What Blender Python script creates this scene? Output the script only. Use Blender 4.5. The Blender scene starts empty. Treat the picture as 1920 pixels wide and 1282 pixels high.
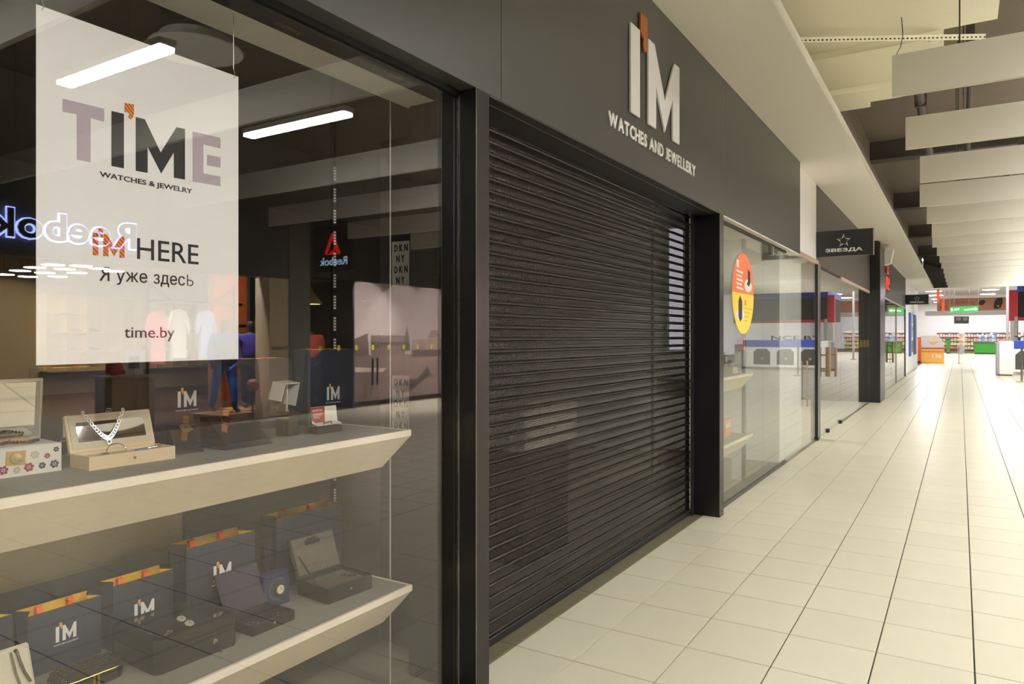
import bpy, bmesh, math, random
from mathutils import Matrix, Vector
random.seed(7)
SC = bpy.context.scene
COL = SC.collection
PI = math.pi

# ------------------------------------------------------------------ camera, world, exposure
F, V0, CAMH, YAW = 1350., 631., 1.52, .5569          # focal length in pixels, horizon row, eye height, yaw
SY, CY = math.sin(YAW), math.cos(YAW)
cd = bpy.data.cameras.new('camera'); cam = bpy.data.objects.new('camera', cd); COL.objects.link(cam)
cd.sensor_width = 36; cd.lens = F / 1920 * 36; cd.shift_y = -(641 - V0) / 1920
cd.clip_end = 300; cd.clip_start = .05
cam.location = (0, 0, CAMH); cam.rotation_euler = (PI / 2, 0, YAW)
SC.camera = cam
W = bpy.data.worlds.new('world'); SC.world = W; W.use_nodes = True
W.node_tree.nodes['Background'].inputs[0].default_value = (1, .95, .85, 1)
W.node_tree.nodes['Background'].inputs[1].default_value = .04
vs = SC.view_settings
vs.view_transform = 'Standard'; vs.look = 'None'; vs.gamma = 1; vs.use_curve_mapping = False
vs.exposure = 0.0
SC.cycles.use_denoising = True
SC.cycles.max_bounces = 9; SC.cycles.diffuse_bounces = 4; SC.cycles.glossy_bounces = 4
SC.cycles.transparent_max_bounces = 14; SC.cycles.transmission_bounces = 4
SC.cycles.caustics_reflective = False; SC.cycles.caustics_refractive = False
SC.cycles.sample_clamp_indirect = 6
LAMP = 135.0          # radiance of the corridor's ceiling lamps

# ------------------------------------------------------------------ pixel -> place helpers
def ray(u, v):
    a = (u - 960) / F
    return (-SY + CY * a, CY + SY * a, (V0 - v) / F)
def onx(u, v, X):
    q = ray(u, v); t = X / q[0]; return Vector((X, q[1] * t, CAMH + q[2] * t))
def ony(u, v, Y):
    q = ray(u, v); t = Y / q[1]; return Vector((q[0] * t, Y, CAMH + q[2] * t))
def onz(u, v, z):
    q = ray(u, v); t = (z - CAMH) / q[2]; return Vector((q[0] * t, q[1] * t, z))
XG = -1.81                                            # plane of the near shop window
def rx(u, v, X):
    p = onx(u, v, 2 * XG - X); return Vector((X, p.y, p.z))
def rz(u, v, z):
    p = onz(u, v, z); return Vector((2 * XG - p.x, p.y, z))
def pix(p):
    r = CY * p[0] + SY * p[1]; f = -SY * p[0] + CY * p[1]
    return (960 + F * r / f, V0 - F * (p[2] - CAMH) / f) if f > .05 else None

# ------------------------------------------------------------------ materials
def lin(c):
    return tuple(((x / 255) / 12.92 if x / 255 < .04045 else ((x / 255 + .055) / 1.055) ** 2.4) for x in c)
MATS = {}
def mat(name, rgb, rough=.5, metal=0., noise=.06, scale=30., spec=.5, emit=None, estr=0., bump=0., per_object=0., coat=0., bscale=None):
    if name in MATS: return MATS[name]
    m = bpy.data.materials.new(name); m.use_nodes = True; nt = m.node_tree; N = nt.nodes; L = nt.links
    b = N['Principled BSDF']; c = lin(rgb)
    tc = N.new('ShaderNodeTexCoord'); nz = N.new('ShaderNodeTexNoise'); nz.inputs['Scale'].default_value = scale; nz.inputs['Detail'].default_value = 3
    L.new(tc.outputs['Object'], nz.inputs['Vector'])
    mr = N.new('ShaderNodeMapRange'); mr.inputs[3].default_value = 1 - noise; mr.inputs[4].default_value = 1 + noise
    L.new(nz.outputs['Fac'], mr.inputs[0])
    mx = N.new('ShaderNodeMix'); mx.data_type = 'RGBA'; mx.blend_type = 'MULTIPLY'; mx.inputs[0].default_value = 1
    mx.inputs[6].default_value = (*c, 1)
    out = mr.outputs[0]
    if per_object:
        oi = N.new('ShaderNodeObjectInfo'); m2 = N.new('ShaderNodeMapRange'); m2.inputs[3].default_value = 1 - per_object; m2.inputs[4].default_value = 1 + per_object
        L.new(oi.outputs['Random'], m2.inputs[0]); mm = N.new('ShaderNodeMath'); mm.operation = 'MULTIPLY'
        L.new(out, mm.inputs[0]); L.new(m2.outputs[0], mm.inputs[1]); out = mm.outputs[0]
    L.new(out, mx.inputs[7]); L.new(mx.outputs[2], b.inputs['Base Color'])
    b.inputs['Roughness'].default_value = rough; b.inputs['Metallic'].default_value = metal
    b.inputs['Specular IOR Level'].default_value = spec
    if coat: b.inputs['Coat Weight'].default_value = coat; b.inputs['Coat Roughness'].default_value = .08
    if emit:
        b.inputs['Emission Color'].default_value = (*lin(emit), 1); b.inputs['Emission Strength'].default_value = estr
    if bump:
        bp = N.new('ShaderNodeBump'); bp.inputs['Strength'].default_value = bump; bp.inputs['Distance'].default_value = .002
        n2 = N.new('ShaderNodeTexNoise'); n2.inputs['Scale'].default_value = bscale or scale * 6; L.new(tc.outputs['Object'], n2.inputs['Vector'])
        L.new(n2.outputs['Fac'], bp.inputs['Height']); L.new(bp.outputs[0], b.inputs['Normal'])
    MATS[name] = m; return m
def glass(name, tint=(1, 1, 1), ior=1.7, haze=0.):
    if name in MATS: return MATS[name]
    m = bpy.data.materials.new(name); m.use_nodes = True; nt = m.node_tree; N = nt.nodes; L = nt.links
    N.clear(); o = N.new('ShaderNodeOutputMaterial'); t = N.new('ShaderNodeBsdfTransparent'); g = N.new('ShaderNodeBsdfGlossy')
    t.inputs[0].default_value = (*tint, 1); g.inputs['Roughness'].default_value = .0
    nz = N.new('ShaderNodeTexNoise'); nz.inputs['Scale'].default_value = 2.5; tc = N.new('ShaderNodeTexCoord'); L.new(tc.outputs['Object'], nz.inputs[0])
    mr = N.new('ShaderNodeMapRange'); mr.inputs[3].default_value = .94; mr.inputs[4].default_value = 1; L.new(nz.outputs['Fac'], mr.inputs[0]); L.new(mr.outputs[0], g.inputs[0])
    f = N.new('ShaderNodeFresnel'); ge = N.new('ShaderNodeNewGeometry'); mi = N.new('ShaderNodeMapRange')
    mi.inputs[3].default_value = ior; mi.inputs[4].default_value = 1 / ior      # thin pane: both faces reflect as from outside
    L.new(ge.outputs['Backfacing'], mi.inputs[0]); L.new(mi.outputs[0], f.inputs[0])
    x = N.new('ShaderNodeMixShader'); L.new(f.outputs[0], x.inputs[0]); L.new(t.outputs[0], x.inputs[1]); L.new(g.outputs[0], x.inputs[2])
    L.new(x.outputs[0], o.inputs[0]); MATS[name] = m; return m
def emis(name, rgb, s):
    if name in MATS: return MATS[name]
    m = bpy.data.materials.new(name); m.use_nodes = True; nt = m.node_tree; N = nt.nodes; L = nt.links
    N.clear(); o = N.new('ShaderNodeOutputMaterial'); e = N.new('ShaderNodeEmission'); e.inputs[0].default_value = (*lin(rgb), 1); e.inputs[1].default_value = s
    L.new(e.outputs[0], o.inputs[0]); MATS[name] = m; return m
def pattern(name, a, b, scale, kind='wave', rough=.6):
    """two-colour print: zigzag stripes or small dots"""
    if name in MATS: return MATS[name]
    m = bpy.data.materials.new(name); m.use_nodes = True; nt = m.node_tree; N = nt.nodes; L = nt.links; bs = N['Principled BSDF']
    tc = N.new('ShaderNodeTexCoord')
    if kind == 'wave':
        w = N.new('ShaderNodeTexWave'); w.inputs['Scale'].default_value = scale; w.inputs['Distortion'].default_value = 1.5; w.bands_direction = 'DIAGONAL'
    else:
        w = N.new('ShaderNodeTexVoronoi'); w.inputs['Scale'].default_value = scale
    L.new(tc.outputs['Object'], w.inputs['Vector'])
    r = N.new('ShaderNodeValToRGB'); r.color_ramp.elements[0].position = .38; r.color_ramp.elements[1].position = .52
    r.color_ramp.elements[0].color = (*lin(a), 1); r.color_ramp.elements[1].color = (*lin(b), 1)
    L.new(w.outputs[0], r.inputs[0]); L.new(r.outputs[0], bs.inputs['Base Color']); bs.inputs['Roughness'].default_value = rough
    MATS[name] = m; return m

def floor_tile_mat():
    m = mat('floor_tile', (213, 207, 183), .3, noise=.035, scale=3.2, per_object=.025, spec=.55, bump=.02, bscale=25)
    return m
M_TILE = floor_tile_mat()
M_GROUT = mat('grout', (62, 56, 44), .95)
M_GRANITE = mat('granite', (112, 106, 82), .45, noise=.22, scale=240)
M_FASCIA = mat('fascia_charcoal', (62, 62, 61), .38, noise=.05, scale=160, bump=.05)
M_HEAD = mat('header_dark', (42, 41, 40), .4)
M_FASCIA2 = mat('fascia_brown_grey', (68, 62, 59), .5, noise=.05, scale=120)
M_BLACK = mat('black_lacquer', (20, 20, 21), .28, noise=.1, spec=.5)
M_BLACKM = mat('black_matt', (17, 17, 18), .6)
M_BRONZE = mat('dark_bronze', (40, 38, 37), .3, metal=.5)
M_SLAT = mat('shutter_steel', (54, 50, 48), .25, metal=.85, noise=.12, scale=14)
M_WHITE = mat('white_paint', (247, 246, 242), .6, noise=.02)
M_CREAM = mat('cream_paint', (249, 245, 234), .65, noise=.025)
M_SPRAY = mat('sprayed_plaster', (240, 235, 206), .9, noise=.05, scale=60, bump=.5)
M_BAFFLE = mat('baffle_board', (226, 221, 206), .7, noise=.03, scale=80)
M_CEIL = mat('dark_ceiling', (98, 88, 74), .9, noise=.1, scale=3)
M_CEILBEAM = mat('dark_beam', (60, 54, 47), .85)
M_GLASS = glass('window_glass', ior=1.7)
M_GLASS2 = glass('door_glass', (.97, .985, .975), ior=1.65)
M_GEDGE = mat('glass_edge', (206, 216, 206), .2, emit=None)
M_STEEL = mat('brushed_steel', (186, 180, 168), .28, metal=1., noise=.05)
M_CHROME = mat('chrome', (225, 225, 225), .1, metal=1.)
M_SHELFW = mat('shelf_edge_wood', (244, 232, 208), .55, noise=.06, scale=18)
M_SHELF = mat('shelf_wood', (228, 213, 182), .6, noise=.07, scale=14)
M_SHELFTOP = mat('shelf_grey_top', (146, 144, 130), .7, noise=.06, scale=40)
M_NAVY = mat('bag_navy', (47, 50, 61), .6, noise=.05)
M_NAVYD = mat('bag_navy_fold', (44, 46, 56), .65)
M_YELLOW = pattern('bag_lining', (255, 224, 56), (252, 200, 34), 420, 'dots', .6)
M_ORANGE = mat('orange_ribbon', (255, 122, 24), .55)
M_APOS = mat('apostrophe_amber', (244, 172, 40), .5)
M_LOGO = mat('logo_white', (236, 234, 226), .55)
M_LOGOW = mat('sign_white', (252, 250, 247), .4)
M_APOSB = mat('apostrophe_bronze', (166, 98, 44), .45, metal=.2)
M_INK = mat('ink_black', (34, 33, 36), .7)
M_MAUVE = mat('ink_mauve', (186, 172, 180), .7)
M_ZIG = pattern('ink_zigzag', (234, 150, 34), (176, 62, 28), 55)
M_PAPER = mat('poster_paper', (244, 242, 238), .8, noise=.01)
M_LEATHER = mat('black_leather', (31, 29, 27), .5, noise=.08, bump=.3, scale=60)
M_VELVETP = mat('plum_velvet', (66, 58, 74), .9)
M_SUEDE = mat('grey_suede', (112, 102, 92), .9, noise=.12, scale=25)
M_GOLD = mat('rose_gold', (214, 158, 112), .22, metal=1.)
M_GOLDY = mat('yellow_gold', (212, 176, 84), .25, metal=1.)
M_DIAL = mat('dial_white', (226, 220, 192), .4)
M_DIALD = mat('dial_dark', (104, 92, 76), .35)
M_BROWNL = mat('tan_leather', (132, 92, 68), .6)
M_CREAMBOX = mat('cream_leatherette', (232, 208, 166), .6, noise=.03)
M_CREAMLIN = mat('cream_lining', (214, 202, 170), .8)
M_MIRROR = mat('mirror', (235, 235, 228), .02, metal=1., noise=0)
M_RED = mat('red_card', (160, 56, 42), .6)

# ------------------------------------------------------------------ mesh helpers
class MB:
    def __init__(s, M=None): s.v = []; s.f = []; s.M = M or Matrix.Identity(4)
    def add(s, vs_, fs):
        k = len(s.v); s.v += [tuple(s.M @ Vector(p)) for p in vs_]; s.f += [tuple(k + i for i in f) for f in fs]; return s
    def box(s, x0, x1, y0, y1, z0, z1):
        return s.add([(x0, y0, z0), (x1, y0, z0), (x1, y1, z0), (x0, y1, z0), (x0, y0, z1), (x1, y0, z1), (x1, y1, z1), (x0, y1, z1)],
                     [(0, 3, 2, 1), (4, 5, 6, 7), (0, 1, 5, 4), (1, 2, 6, 5), (2, 3, 7, 6), (3, 0, 4, 7)])
    def bbox(s, x0, x1, y0, y1, z0, z1, b=.004):
        """box with chamfered edges"""
        bm = bmesh.new(); bmesh.ops.create_cube(bm, size=1)
        for v in bm.verts:
            v.co = Vector((x0 if v.co.x < 0 else x1, y0 if v.co.y < 0 else y1, z0 if v.co.z < 0 else z1))
        bmesh.ops.bevel(bm, geom=bm.edges[:], offset=b, segments=1, affect='EDGES')
        bm.verts.index_update(); s.add([v.co for v in bm.verts], [[q.index for q in f.verts] for f in bm.faces]); bm.free(); return s
    def prism(s, poly, d0, d1, axes='xyz'):
        """poly: 2D outline in the first two axes, extruded along the third; triangulated caps"""
        n = len(poly)
        def P(a, b, c):
            q = {axes[0]: a, axes[1]: b, axes[2]: c}; return (q['x'], q['y'], q['z'])
        vs_ = [P(a, b, d0) for a, b in poly] + [P(a, b, d1) for a, b in poly]
        from mathutils.geometry import tessellate_polygon
        tri = tessellate_polygon([[Vector((a, b, 0)) for a, b in poly]])
        fs = [tuple(t) for t in tri] + [tuple(n + i for i in reversed(t)) for t in tri] + [(i, (i + 1) % n, n + (i + 1) % n, n + i) for i in range(n)]
        return s.add(vs_, fs)
    def tube(s, pts, r, n=8, closed=False):
        pts = [Vector(p) for p in pts]; k = len(pts); vs_ = []; fs = []
        rr = r if isinstance(r, (list, tuple)) else [r] * k
        up = None
        for i, p in enumerate(pts):
            t = (pts[(i + 1) % k] - pts[i - 1]) if closed else (pts[min(i + 1, k - 1)] - pts[max(i - 1, 0)])
            t = t.normalized() if t.length > 1e-9 else Vector((0, 0, 1))
            if up is None: up = Vector((0, 0, 1)) if abs(t.z) < .9 else Vector((1, 0, 0))
            a = t.cross(up).normalized(); b = a.cross(t).normalized(); up = b
            for j in range(n):
                w = 2 * PI * j / n; vs_.append(p + (a * math.cos(w) + b * math.sin(w)) * rr[i])
        for i in range(k if closed else k - 1):
            for j in range(n):
                i2 = (i + 1) % k; fs.append((i * n + j, i * n + (j + 1) % n, i2 * n + (j + 1) % n, i2 * n + j))
        if not closed: fs += [tuple(reversed(range(n))), tuple(range((k - 1) * n, k * n))]
        return s.add(vs_, fs)
    def lathe(s, prof, n=20, c=(0, 0, 0), axis='z'):
        vs_ = []; fs = []
        for r, h in prof:
            for j in range(n):
                w = 2 * PI * j / n; x, y = r * math.cos(w), r * math.sin(w)
                vs_.append({'z': (c[0] + x, c[1] + y, c[2] + h), 'x': (c[0] + h, c[1] + x, c[2] + y), 'y': (c[0] + y, c[1] + h, c[2] + x)}[axis])
        for i in range(len(prof) - 1):
            for j in range(n): fs.append((i * n + j, i * n + (j + 1) % n, (i + 1) * n + (j + 1) % n, (i + 1) * n + j))
        fs += [tuple(reversed(range(n))), tuple(range((len(prof) - 1) * n, len(prof) * n))]
        return s.add(vs_, fs)
    def quad(s, a, b, c, d): return s.add([a, b, c, d], [(0, 1, 2, 3)])
    def build(s, name, m, parent=None, smooth=False):
        me = bpy.data.meshes.new(name); me.from_pydata(s.v, [], s.f); me.update()
        if smooth:
            for p in me.polygons: p.use_smooth = True
        me.materials.append(m); return link(name, me, parent)
def link(name, me, parent=None):
    o = bpy.data.objects.new(name, me); COL.objects.link(o)
    if parent: attach(o, parent)
    return o
def attach(o, parent):
    o.parent = parent
    o.matrix_parent_inverse = world_of(parent).inverted()
def world_of(o):
    m = Matrix.Translation(o.location) @ o.rotation_euler.to_matrix().to_4x4() @ Matrix.Diagonal((*o.scale, 1))
    return world_of(o.parent) @ o.matrix_parent_inverse @ m if o.parent else m
def thing(name, label, cat, loc, group=None):
    o = bpy.data.objects.new(name, None); COL.objects.link(o); o.location = loc; o.empty_display_size = .1
    return tag(o, label, cat, group)
def tag(o, label, cat, group=None):
    o['label'] = label; o['category'] = cat
    if group: o['group'] = group
    return o
def struct(o, label=None):
    o['kind'] = 'structure'
    if label: o['label'] = label
    return o
def sbox(name, x0, x1, y0, y1, z0, z1, m, parent=None, label=None):
    o = MB().box(x0, x1, y0, y1, z0, z1).build(name, m, parent)
    if not parent: struct(o, label)
    return o
def copy_tree(root, offset, label=None):
    r = root.copy(); COL.objects.link(r); r.location = root.location + Vector(offset)
    if label: r['label'] = label
    for ch in root.children:
        c = ch.copy(); COL.objects.link(c); c.parent = r; c.matrix_parent_inverse = ch.matrix_parent_inverse
        for g in ch.children:
            d = g.copy(); COL.objects.link(d); d.parent = c; d.matrix_parent_inverse = g.matrix_parent_inverse
    return r
# frames: FX faces +X (text runs towards +Y), FNX faces -X (text runs towards -Y), FNY faces -Y (text runs +X), FY faces +Y
def frame(kind, loc):
    ax = {'+X': ((0, 1, 0), (0, 0, 1), (1, 0, 0)), '-X': ((0, -1, 0), (0, 0, 1), (-1, 0, 0)), '-Y': ((1, 0, 0), (0, 0, 1), (0, -1, 0)), '+Y': ((-1, 0, 0), (0, 0, 1), (0, 1, 0))}[kind]
    m = Matrix([[ax[c][r] for c in range(3)] + [0] for r in range(3)] + [[0, 0, 0, 1]])
    return Matrix.Translation(Vector(loc)) @ m
def shop_frame(loc, rot=0.):
    """local x runs along the shop front (+Y), local y into the shop (-X)"""
    return Matrix.Translation(Vector(loc)) @ Matrix.Rotation(PI / 2 + rot, 4, 'Z')
_TC = {}
def text_mesh(s, bold=0., ext=.0):
    k = (s, bold, ext)
    if k in _TC: return _TC[k]
    c = bpy.data.curves.new('t', 'FONT'); c.body = s; c.size = 1; c.offset = bold; c.extrude = ext; c.resolution_u = 3
    o = bpy.data.objects.new('t', c); COL.objects.link(o)
    dg = bpy.context.evaluated_depsgraph_get(); dg.update()
    me = bpy.data.meshes.new_from_object(o.evaluated_get(dg))
    vs_ = [v.co.copy() for v in me.vertices]; fs = [tuple(p.vertices) for p in me.polygons]
    bpy.data.objects.remove(o); bpy.data.curves.remove(c); bpy.data.meshes.remove(me)
    x0 = min(v.x for v in vs_); x1 = max(v.x for v in vs_); y0 = min(v.y for v in vs_); y1 = max(v.y for v in vs_)
    _TC[k] = (vs_, fs, x0, x1, y0, y1); return _TC[k]
def text(name, s, M, w, h, depth, m, parent, bold=0., base=None):
    """text fitted into w x h with its lower left corner at the frame's origin; depth along the frame's z"""
    vs_, fs, x0, x1, y0, y1 = text_mesh(s, bold, .1)
    me = bpy.data.meshes.new(name)
    me.from_pydata([tuple(M @ Vector(((v.x - x0) / (x1 - x0) * w, (v.y - y0) / (y1 - y0) * h, depth * (v.z / .1 + 1) / 2))) for v in vs_], [], fs)
    me.update(); me.materials.append(m); return link(name, me, parent)
I_POLY = [(0, 0), (.21, 0), (.21, 1), (0, 1)]
M_POLY = [(0, 0), (.2, 0), (.2, .52), (.44, .03), (.67, .52), (.67, 0), (.87, 0), (.87, 1), (.72, 1), (.44, .42), (.16, 1), (0, 1)]
A_POLY = [(0, .22), (0, .0), (.08, -.05), (.06, -.13), (.11, -.2), (.15, -.17), (.17, -.02), (.17, .22)]
def im_logo(M, h, depth, m_w, m_a, parent, names=('letter', 'letter', 'apostrophe')):
    """I, apostrophe and M; frame origin at the I's foot"""
    def part(name, poly, dx, dy, m):
        b = MB(M); b.prism([((x + dx) * h, (y + dy) * h) for x, y in poly], 0, depth); return b.build(name, m, parent)
    part(names[0], I_POLY, 0, 0, m_w); part(names[1], M_POLY, .42, 0, m_w); part(names[2], A_POLY, .23, 1, m_a)

# ================================================================== THE SETTING
XP, XS, ZB, ZT, XG2 = -1.72, -1.96, 2.56, 3.73, -1.79
# ---- floor: base slab, single tiles, rest joined
TX, TY = .3995, .4273
TX0, TY0 = -1.015 * CAMH, 1.9864 * CAMH
floor = sbox('floor', -14, 19, -7, 110, -.12, -.008, M_GROUT, label='pale cream tiled floor of the mall corridor')
def tile_mesh(w, d):
    b = MB(); g = .0034; e = .002
    b.add([(-w / 2 + g, -d / 2 + g, -.008), (w / 2 - g, -d / 2 + g, -.008), (w / 2 - g, d / 2 - g, -.008), (-w / 2 + g, d / 2 - g, -.008),
           (-w / 2 + g, -d / 2 + g, -e * .4), (w / 2 - g, -d / 2 + g, -e * .4), (w / 2 - g, d / 2 - g, -e * .4), (-w / 2 + g, d / 2 - g, -e * .4),
           (-w / 2 + g + e, -d / 2 + g + e, 0), (w / 2 - g - e, -d / 2 + g + e, 0), (w / 2 - g - e, d / 2 - g - e, 0), (-w / 2 + g + e, d / 2 - g - e, 0)],
          [(0, 1, 5, 4), (1, 2, 6, 5), (2, 3, 7, 6), (3, 0, 4, 7), (4, 5, 9, 8), (5, 6, 10, 9), (6, 7, 11, 10), (7, 4, 8, 11), (8, 9, 10, 11)])
    me = bpy.data.meshes.new('tile'); me.from_pydata(b.v, [], b.f); me.update(); me.materials.append(M_TILE); return me
T_FULL = tile_mesh(TX, TY); wcut = TX0 - (-1.858); T_CUT = tile_mesh(wcut, TY)
cells = []
for i in range(-1, 23):
    for j in range(-21, 176):
        if i == -1: cx, w = (TX0 - wcut / 2), wcut
        else: cx, w = TX0 + TX * (i + .5), TX
        cy = TY0 + TY * (j + .5)
        p = pix((cx, cy, 0)); d2 = cx * cx + cy * cy
        vis = p and -60 < p[0] < 1990 and 600 < p[1] < 1360 and -2 < i
        if i == -1 and cy < 2.75: vis = False
        a = (1 / d2 ** 1.5 if vis else 0)
        cells.append((a, i, cx, cy, w))
cells.sort(key=lambda c: -c[0])
rest = MB()
for n, (a, i, cx, cy, w) in enumerate(cells):
    if n < 300 and a > 0:
        o = link('tile', T_CUT if i == -1 else T_FULL, floor); o.location = (cx, cy, 0)
    else:
        g = .004
        rest.add([(cx - w / 2 + g, cy - TY / 2 + g, 0), (cx + w / 2 - g, cy - TY / 2 + g, 0), (cx + w / 2 - g, cy + TY / 2 - g, 0), (cx - w / 2 + g, cy + TY / 2 - g, 0)], [(0, 1, 2, 3)])
ro = rest.build('distant_tile', M_TILE, floor); ro['kind'] = 'stuff'
# shop floors
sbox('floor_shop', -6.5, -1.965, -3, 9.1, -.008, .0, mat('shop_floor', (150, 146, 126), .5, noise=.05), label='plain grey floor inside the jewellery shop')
sbox('floor_far_shop', -8.5, -1.862, 9.1, 31, -.008, .001, mat('shop_floor_pale', (222, 218, 204), .35, noise=.03), label='pale floor inside the shop with the glass doors')
sbox('floor_sports_shop', 7.3, 18, -3, 17, -.008, .004, mat('dark_wood_floor', (92, 70, 52), .4, noise=.15, scale=8), label='dark wooden floor inside the sports shop')
# granite threshold in pieces
thr = struct(thing('trim_1', 'dark granite threshold strip under the roller shutter', 'threshold', (-1.91, 2.5, 0)))
del thr['category']
gy = TY0 + TY * -1
ys = [2.57] + [gy + TY * k for k in range(0, 9) if 2.62 < gy + TY * k < 6.0] + [6.05]
for a, b in zip(ys, ys[1:]):
    MB().bbox(-1.99, -1.861, a + .002, b - .002, -.008, .002, .001).build('granite_slab', M_GRANITE, thr)

# ---- walls and ceilings round the corridor
sbox('ceiling', -14, 19, -7, 39.6, 5.3, 5.45, M_CEIL, label='dark brown structural ceiling above the hanging boards')
wb = sbox('wall_behind', -14, 19, -7.2, -7, -.1, 5.4, M_CREAM)
sbox('wall_outer_shops', -8.7, -8.5, -7, 40, -.1, 5.4, M_CREAM)
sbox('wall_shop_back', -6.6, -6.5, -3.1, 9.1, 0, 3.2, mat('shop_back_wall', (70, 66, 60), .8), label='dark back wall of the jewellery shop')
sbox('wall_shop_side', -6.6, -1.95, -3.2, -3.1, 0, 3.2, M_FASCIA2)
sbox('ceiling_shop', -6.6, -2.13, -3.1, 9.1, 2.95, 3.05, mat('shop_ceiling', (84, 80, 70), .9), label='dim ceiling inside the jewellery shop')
sbox('wall_partition', -6.6, -1.86, 9.12, 9.3, 0, 3.5, M_WHITE, label='white partition wall between the two glass-fronted shops')
bulk = sbox('trim_2', -1.775, -1.05, -5, 38.5, ZT, ZT + .1, M_CREAM, label='cream bulkhead soffit running above the shop fascias')
sbox('trim_3', -1.775, -1.5, -5, 38.5, ZT + .1, 5.3, M_CEIL, label='dark wall above the bulkhead')
sbox('wall_over_door', -1.9, -1.775, 9.664, 11.2, 2.63, ZT, M_WHITE, label='white lintel between the two dark fascias')

# ---- near shop: portal, header, fascia
fas = thing('shop_fascia', 'charcoal metal fascia panels above the window and roller shutter', 'fascia', (-1.75, 2.6, ZB))
for a, b in ((-3, 2.672), (2.672, 6.26), (6.26, 9.66)):
    MB().bbox(-1.80, XP, a + .0018, b - .0018, ZB + .002, ZT - .001, .001).build('fascia_panel', M_FASCIA, fas)
port = thing('portal_frame', 'black lacquered portal frame around the shutter opening', 'frame', (-1.83, 4.3, 0))
MB().bbox(-1.912, XP + .006, 2.472, 2.57, 0, ZB, .003).build('post', M_BRONZE, port)
MB().bbox(-1.955, XP + .006, 6.055, 6.17, 0, ZB, .003).build('post', M_BLACK, port)
MB().box(-2.05, XP - .001, 2.57, 6.055, ZB - .006, ZB + .0015).build('header', M_HEAD, port)
MB().box(-1.785, -1.782, 2.57, 6.055, ZB - .0075, ZB - .006).build('header_joint', M_STEEL, port)
MB().box(-1.804, -1.80, 2.4685, 2.472, .02, ZB).build('edge_strip', M_STEEL, port)
for n, y in (('a', 2.4712), ('b', 6.0542)):
    MB().box(XP + .004, XP + .0065, y - .0012, y + .001, .02, ZB).build('edge_strip', M_STEEL, port)

# ---- near window (window_1): glass, rail, soffit, jamb
w1 = struct(thing('window_1', 'large shop display window with reflections of the stores opposite', 'window', (XG, 1, 0))); del w1['category']
MB().box(XG - .005, XG + .005, -2.9, 2.47, .05, ZB - .03).build('pane', M_GLASS, w1)
MB().box(-1.93, -1.80, -3, 2.47, ZB - .02, ZB + .04).build('top_rail', M_BLACKM, w1)
MB().box(-1.83, -1.79, -3, 2.47, 0, .04).build('bottom_rail', M_BLACKM, w1)
for a, b in ((1.58, 1.69), (2.12, 2.2)):
    MB().box(-1.90, -1.88, a, b, ZB - .023, ZB - .019).build('rail_clip', M_STEEL, w1)
sbox('trim_4', -2.12, -1.93, -3, 2.52, ZB - .008, ZB + .12, M_CREAM, label='cream soffit behind the top of the display window')
jm = struct(MB().box(-2.10, -1.91, 2.5, 2.56, 0, ZB - .008).build('trim_5', mat('jamb_dark', (52, 49, 44), .5)), 'dark side jamb of the display window')

# ---- roller shutter
sh = thing('roller_shutter', 'black perforated steel roller shutter closed across the shop entrance', 'shutter', (XS, 4.3, 0))
SL0, SL1, SP = 2.62, 6.0, .0605
def slat_mesh():
    b = MB(); px_, rows, rr = .0138, 4, .0042; n = int((SL1 - SL0) / px_); rz_ = .0092
    zb = .0215
    for r in range(rows):
        zc = zb + rz_ * (r + .5); off = (px_ / 2 if r % 2 else 0)
        for k in range(n):
            yc = k * px_ + px_ / 2 + off; hx, hz = px_ / 2, rz_ / 2
            vs_ = [(yc + hx, zc + hz), (yc - hx, zc + hz), (yc - hx, zc - hz), (yc + hx, zc - hz)] + [(yc + rr * 1.1 * math.cos(PI / 3 * q), zc + rr * .95 * math.sin(PI / 3 * q)) for q in range(6)]
            bow = lambda z: .003 * (1 - ((z - .04) / .022) ** 2)
            b.add([(bow(z), y, z) for y, z in vs_], [(0, 1, 6, 5), (1, 2, 8, 7, 6), (2, 3, 9, 8), (3, 0, 5, 4, 9)])
    L_ = n * px_ + px_ / 2
    top = zb + rz_ * rows
    prof = [(-.001, top), (.0, top + .001), (.004, SP + .0005), (-.004, SP + .0005)]
    b.add([(x, y, z) for y in (0, L_) for x, z in prof[1:3]], [(0, 1, 3, 2)])
    q = [(.0012, zb)] + [(.0012 + .0085 * math.sin(PI * t / 8), zb - zb * t / 8) for t in range(1, 8)] + [(.0, .0)]
    m = len(q)
    b.add([(x, 0, z) for x, z in q] + [(x, L_, z) for x, z in q], [(i, i + 1, m + i + 1, m + i) for i in range(m - 1)])
    me = bpy.data.meshes.new('slat'); me.from_pydata(b.v, [], b.f); me.update(); me.materials.append(M_SLAT); return me
SLAT = slat_mesh(); nsl = int((ZB - .05) / SP) + 1
for k in range(nsl):
    o = link('slat', SLAT); o.location = (XS, SL0, .045 + SP * k); o.parent = sh; o.matrix_parent_inverse = Matrix.Translation(-sh.location)
MB().bbox(XS - .012, XS + .014, SL0 - .03, SL1 + .03, .004, .046, .004).build('bottom_bar', M_BLACKM, sh)
for a in (2.575, 5.985):
    MB().box(XS - .03, XS - .016, a, a + .066, 0, ZB).build('guide_rail', M_BLACKM, sh)
    MB().box(XS + .018, XS + .03, a, a + .066, 0, ZB).build('guide_rail', M_BLACKM, sh)

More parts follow.
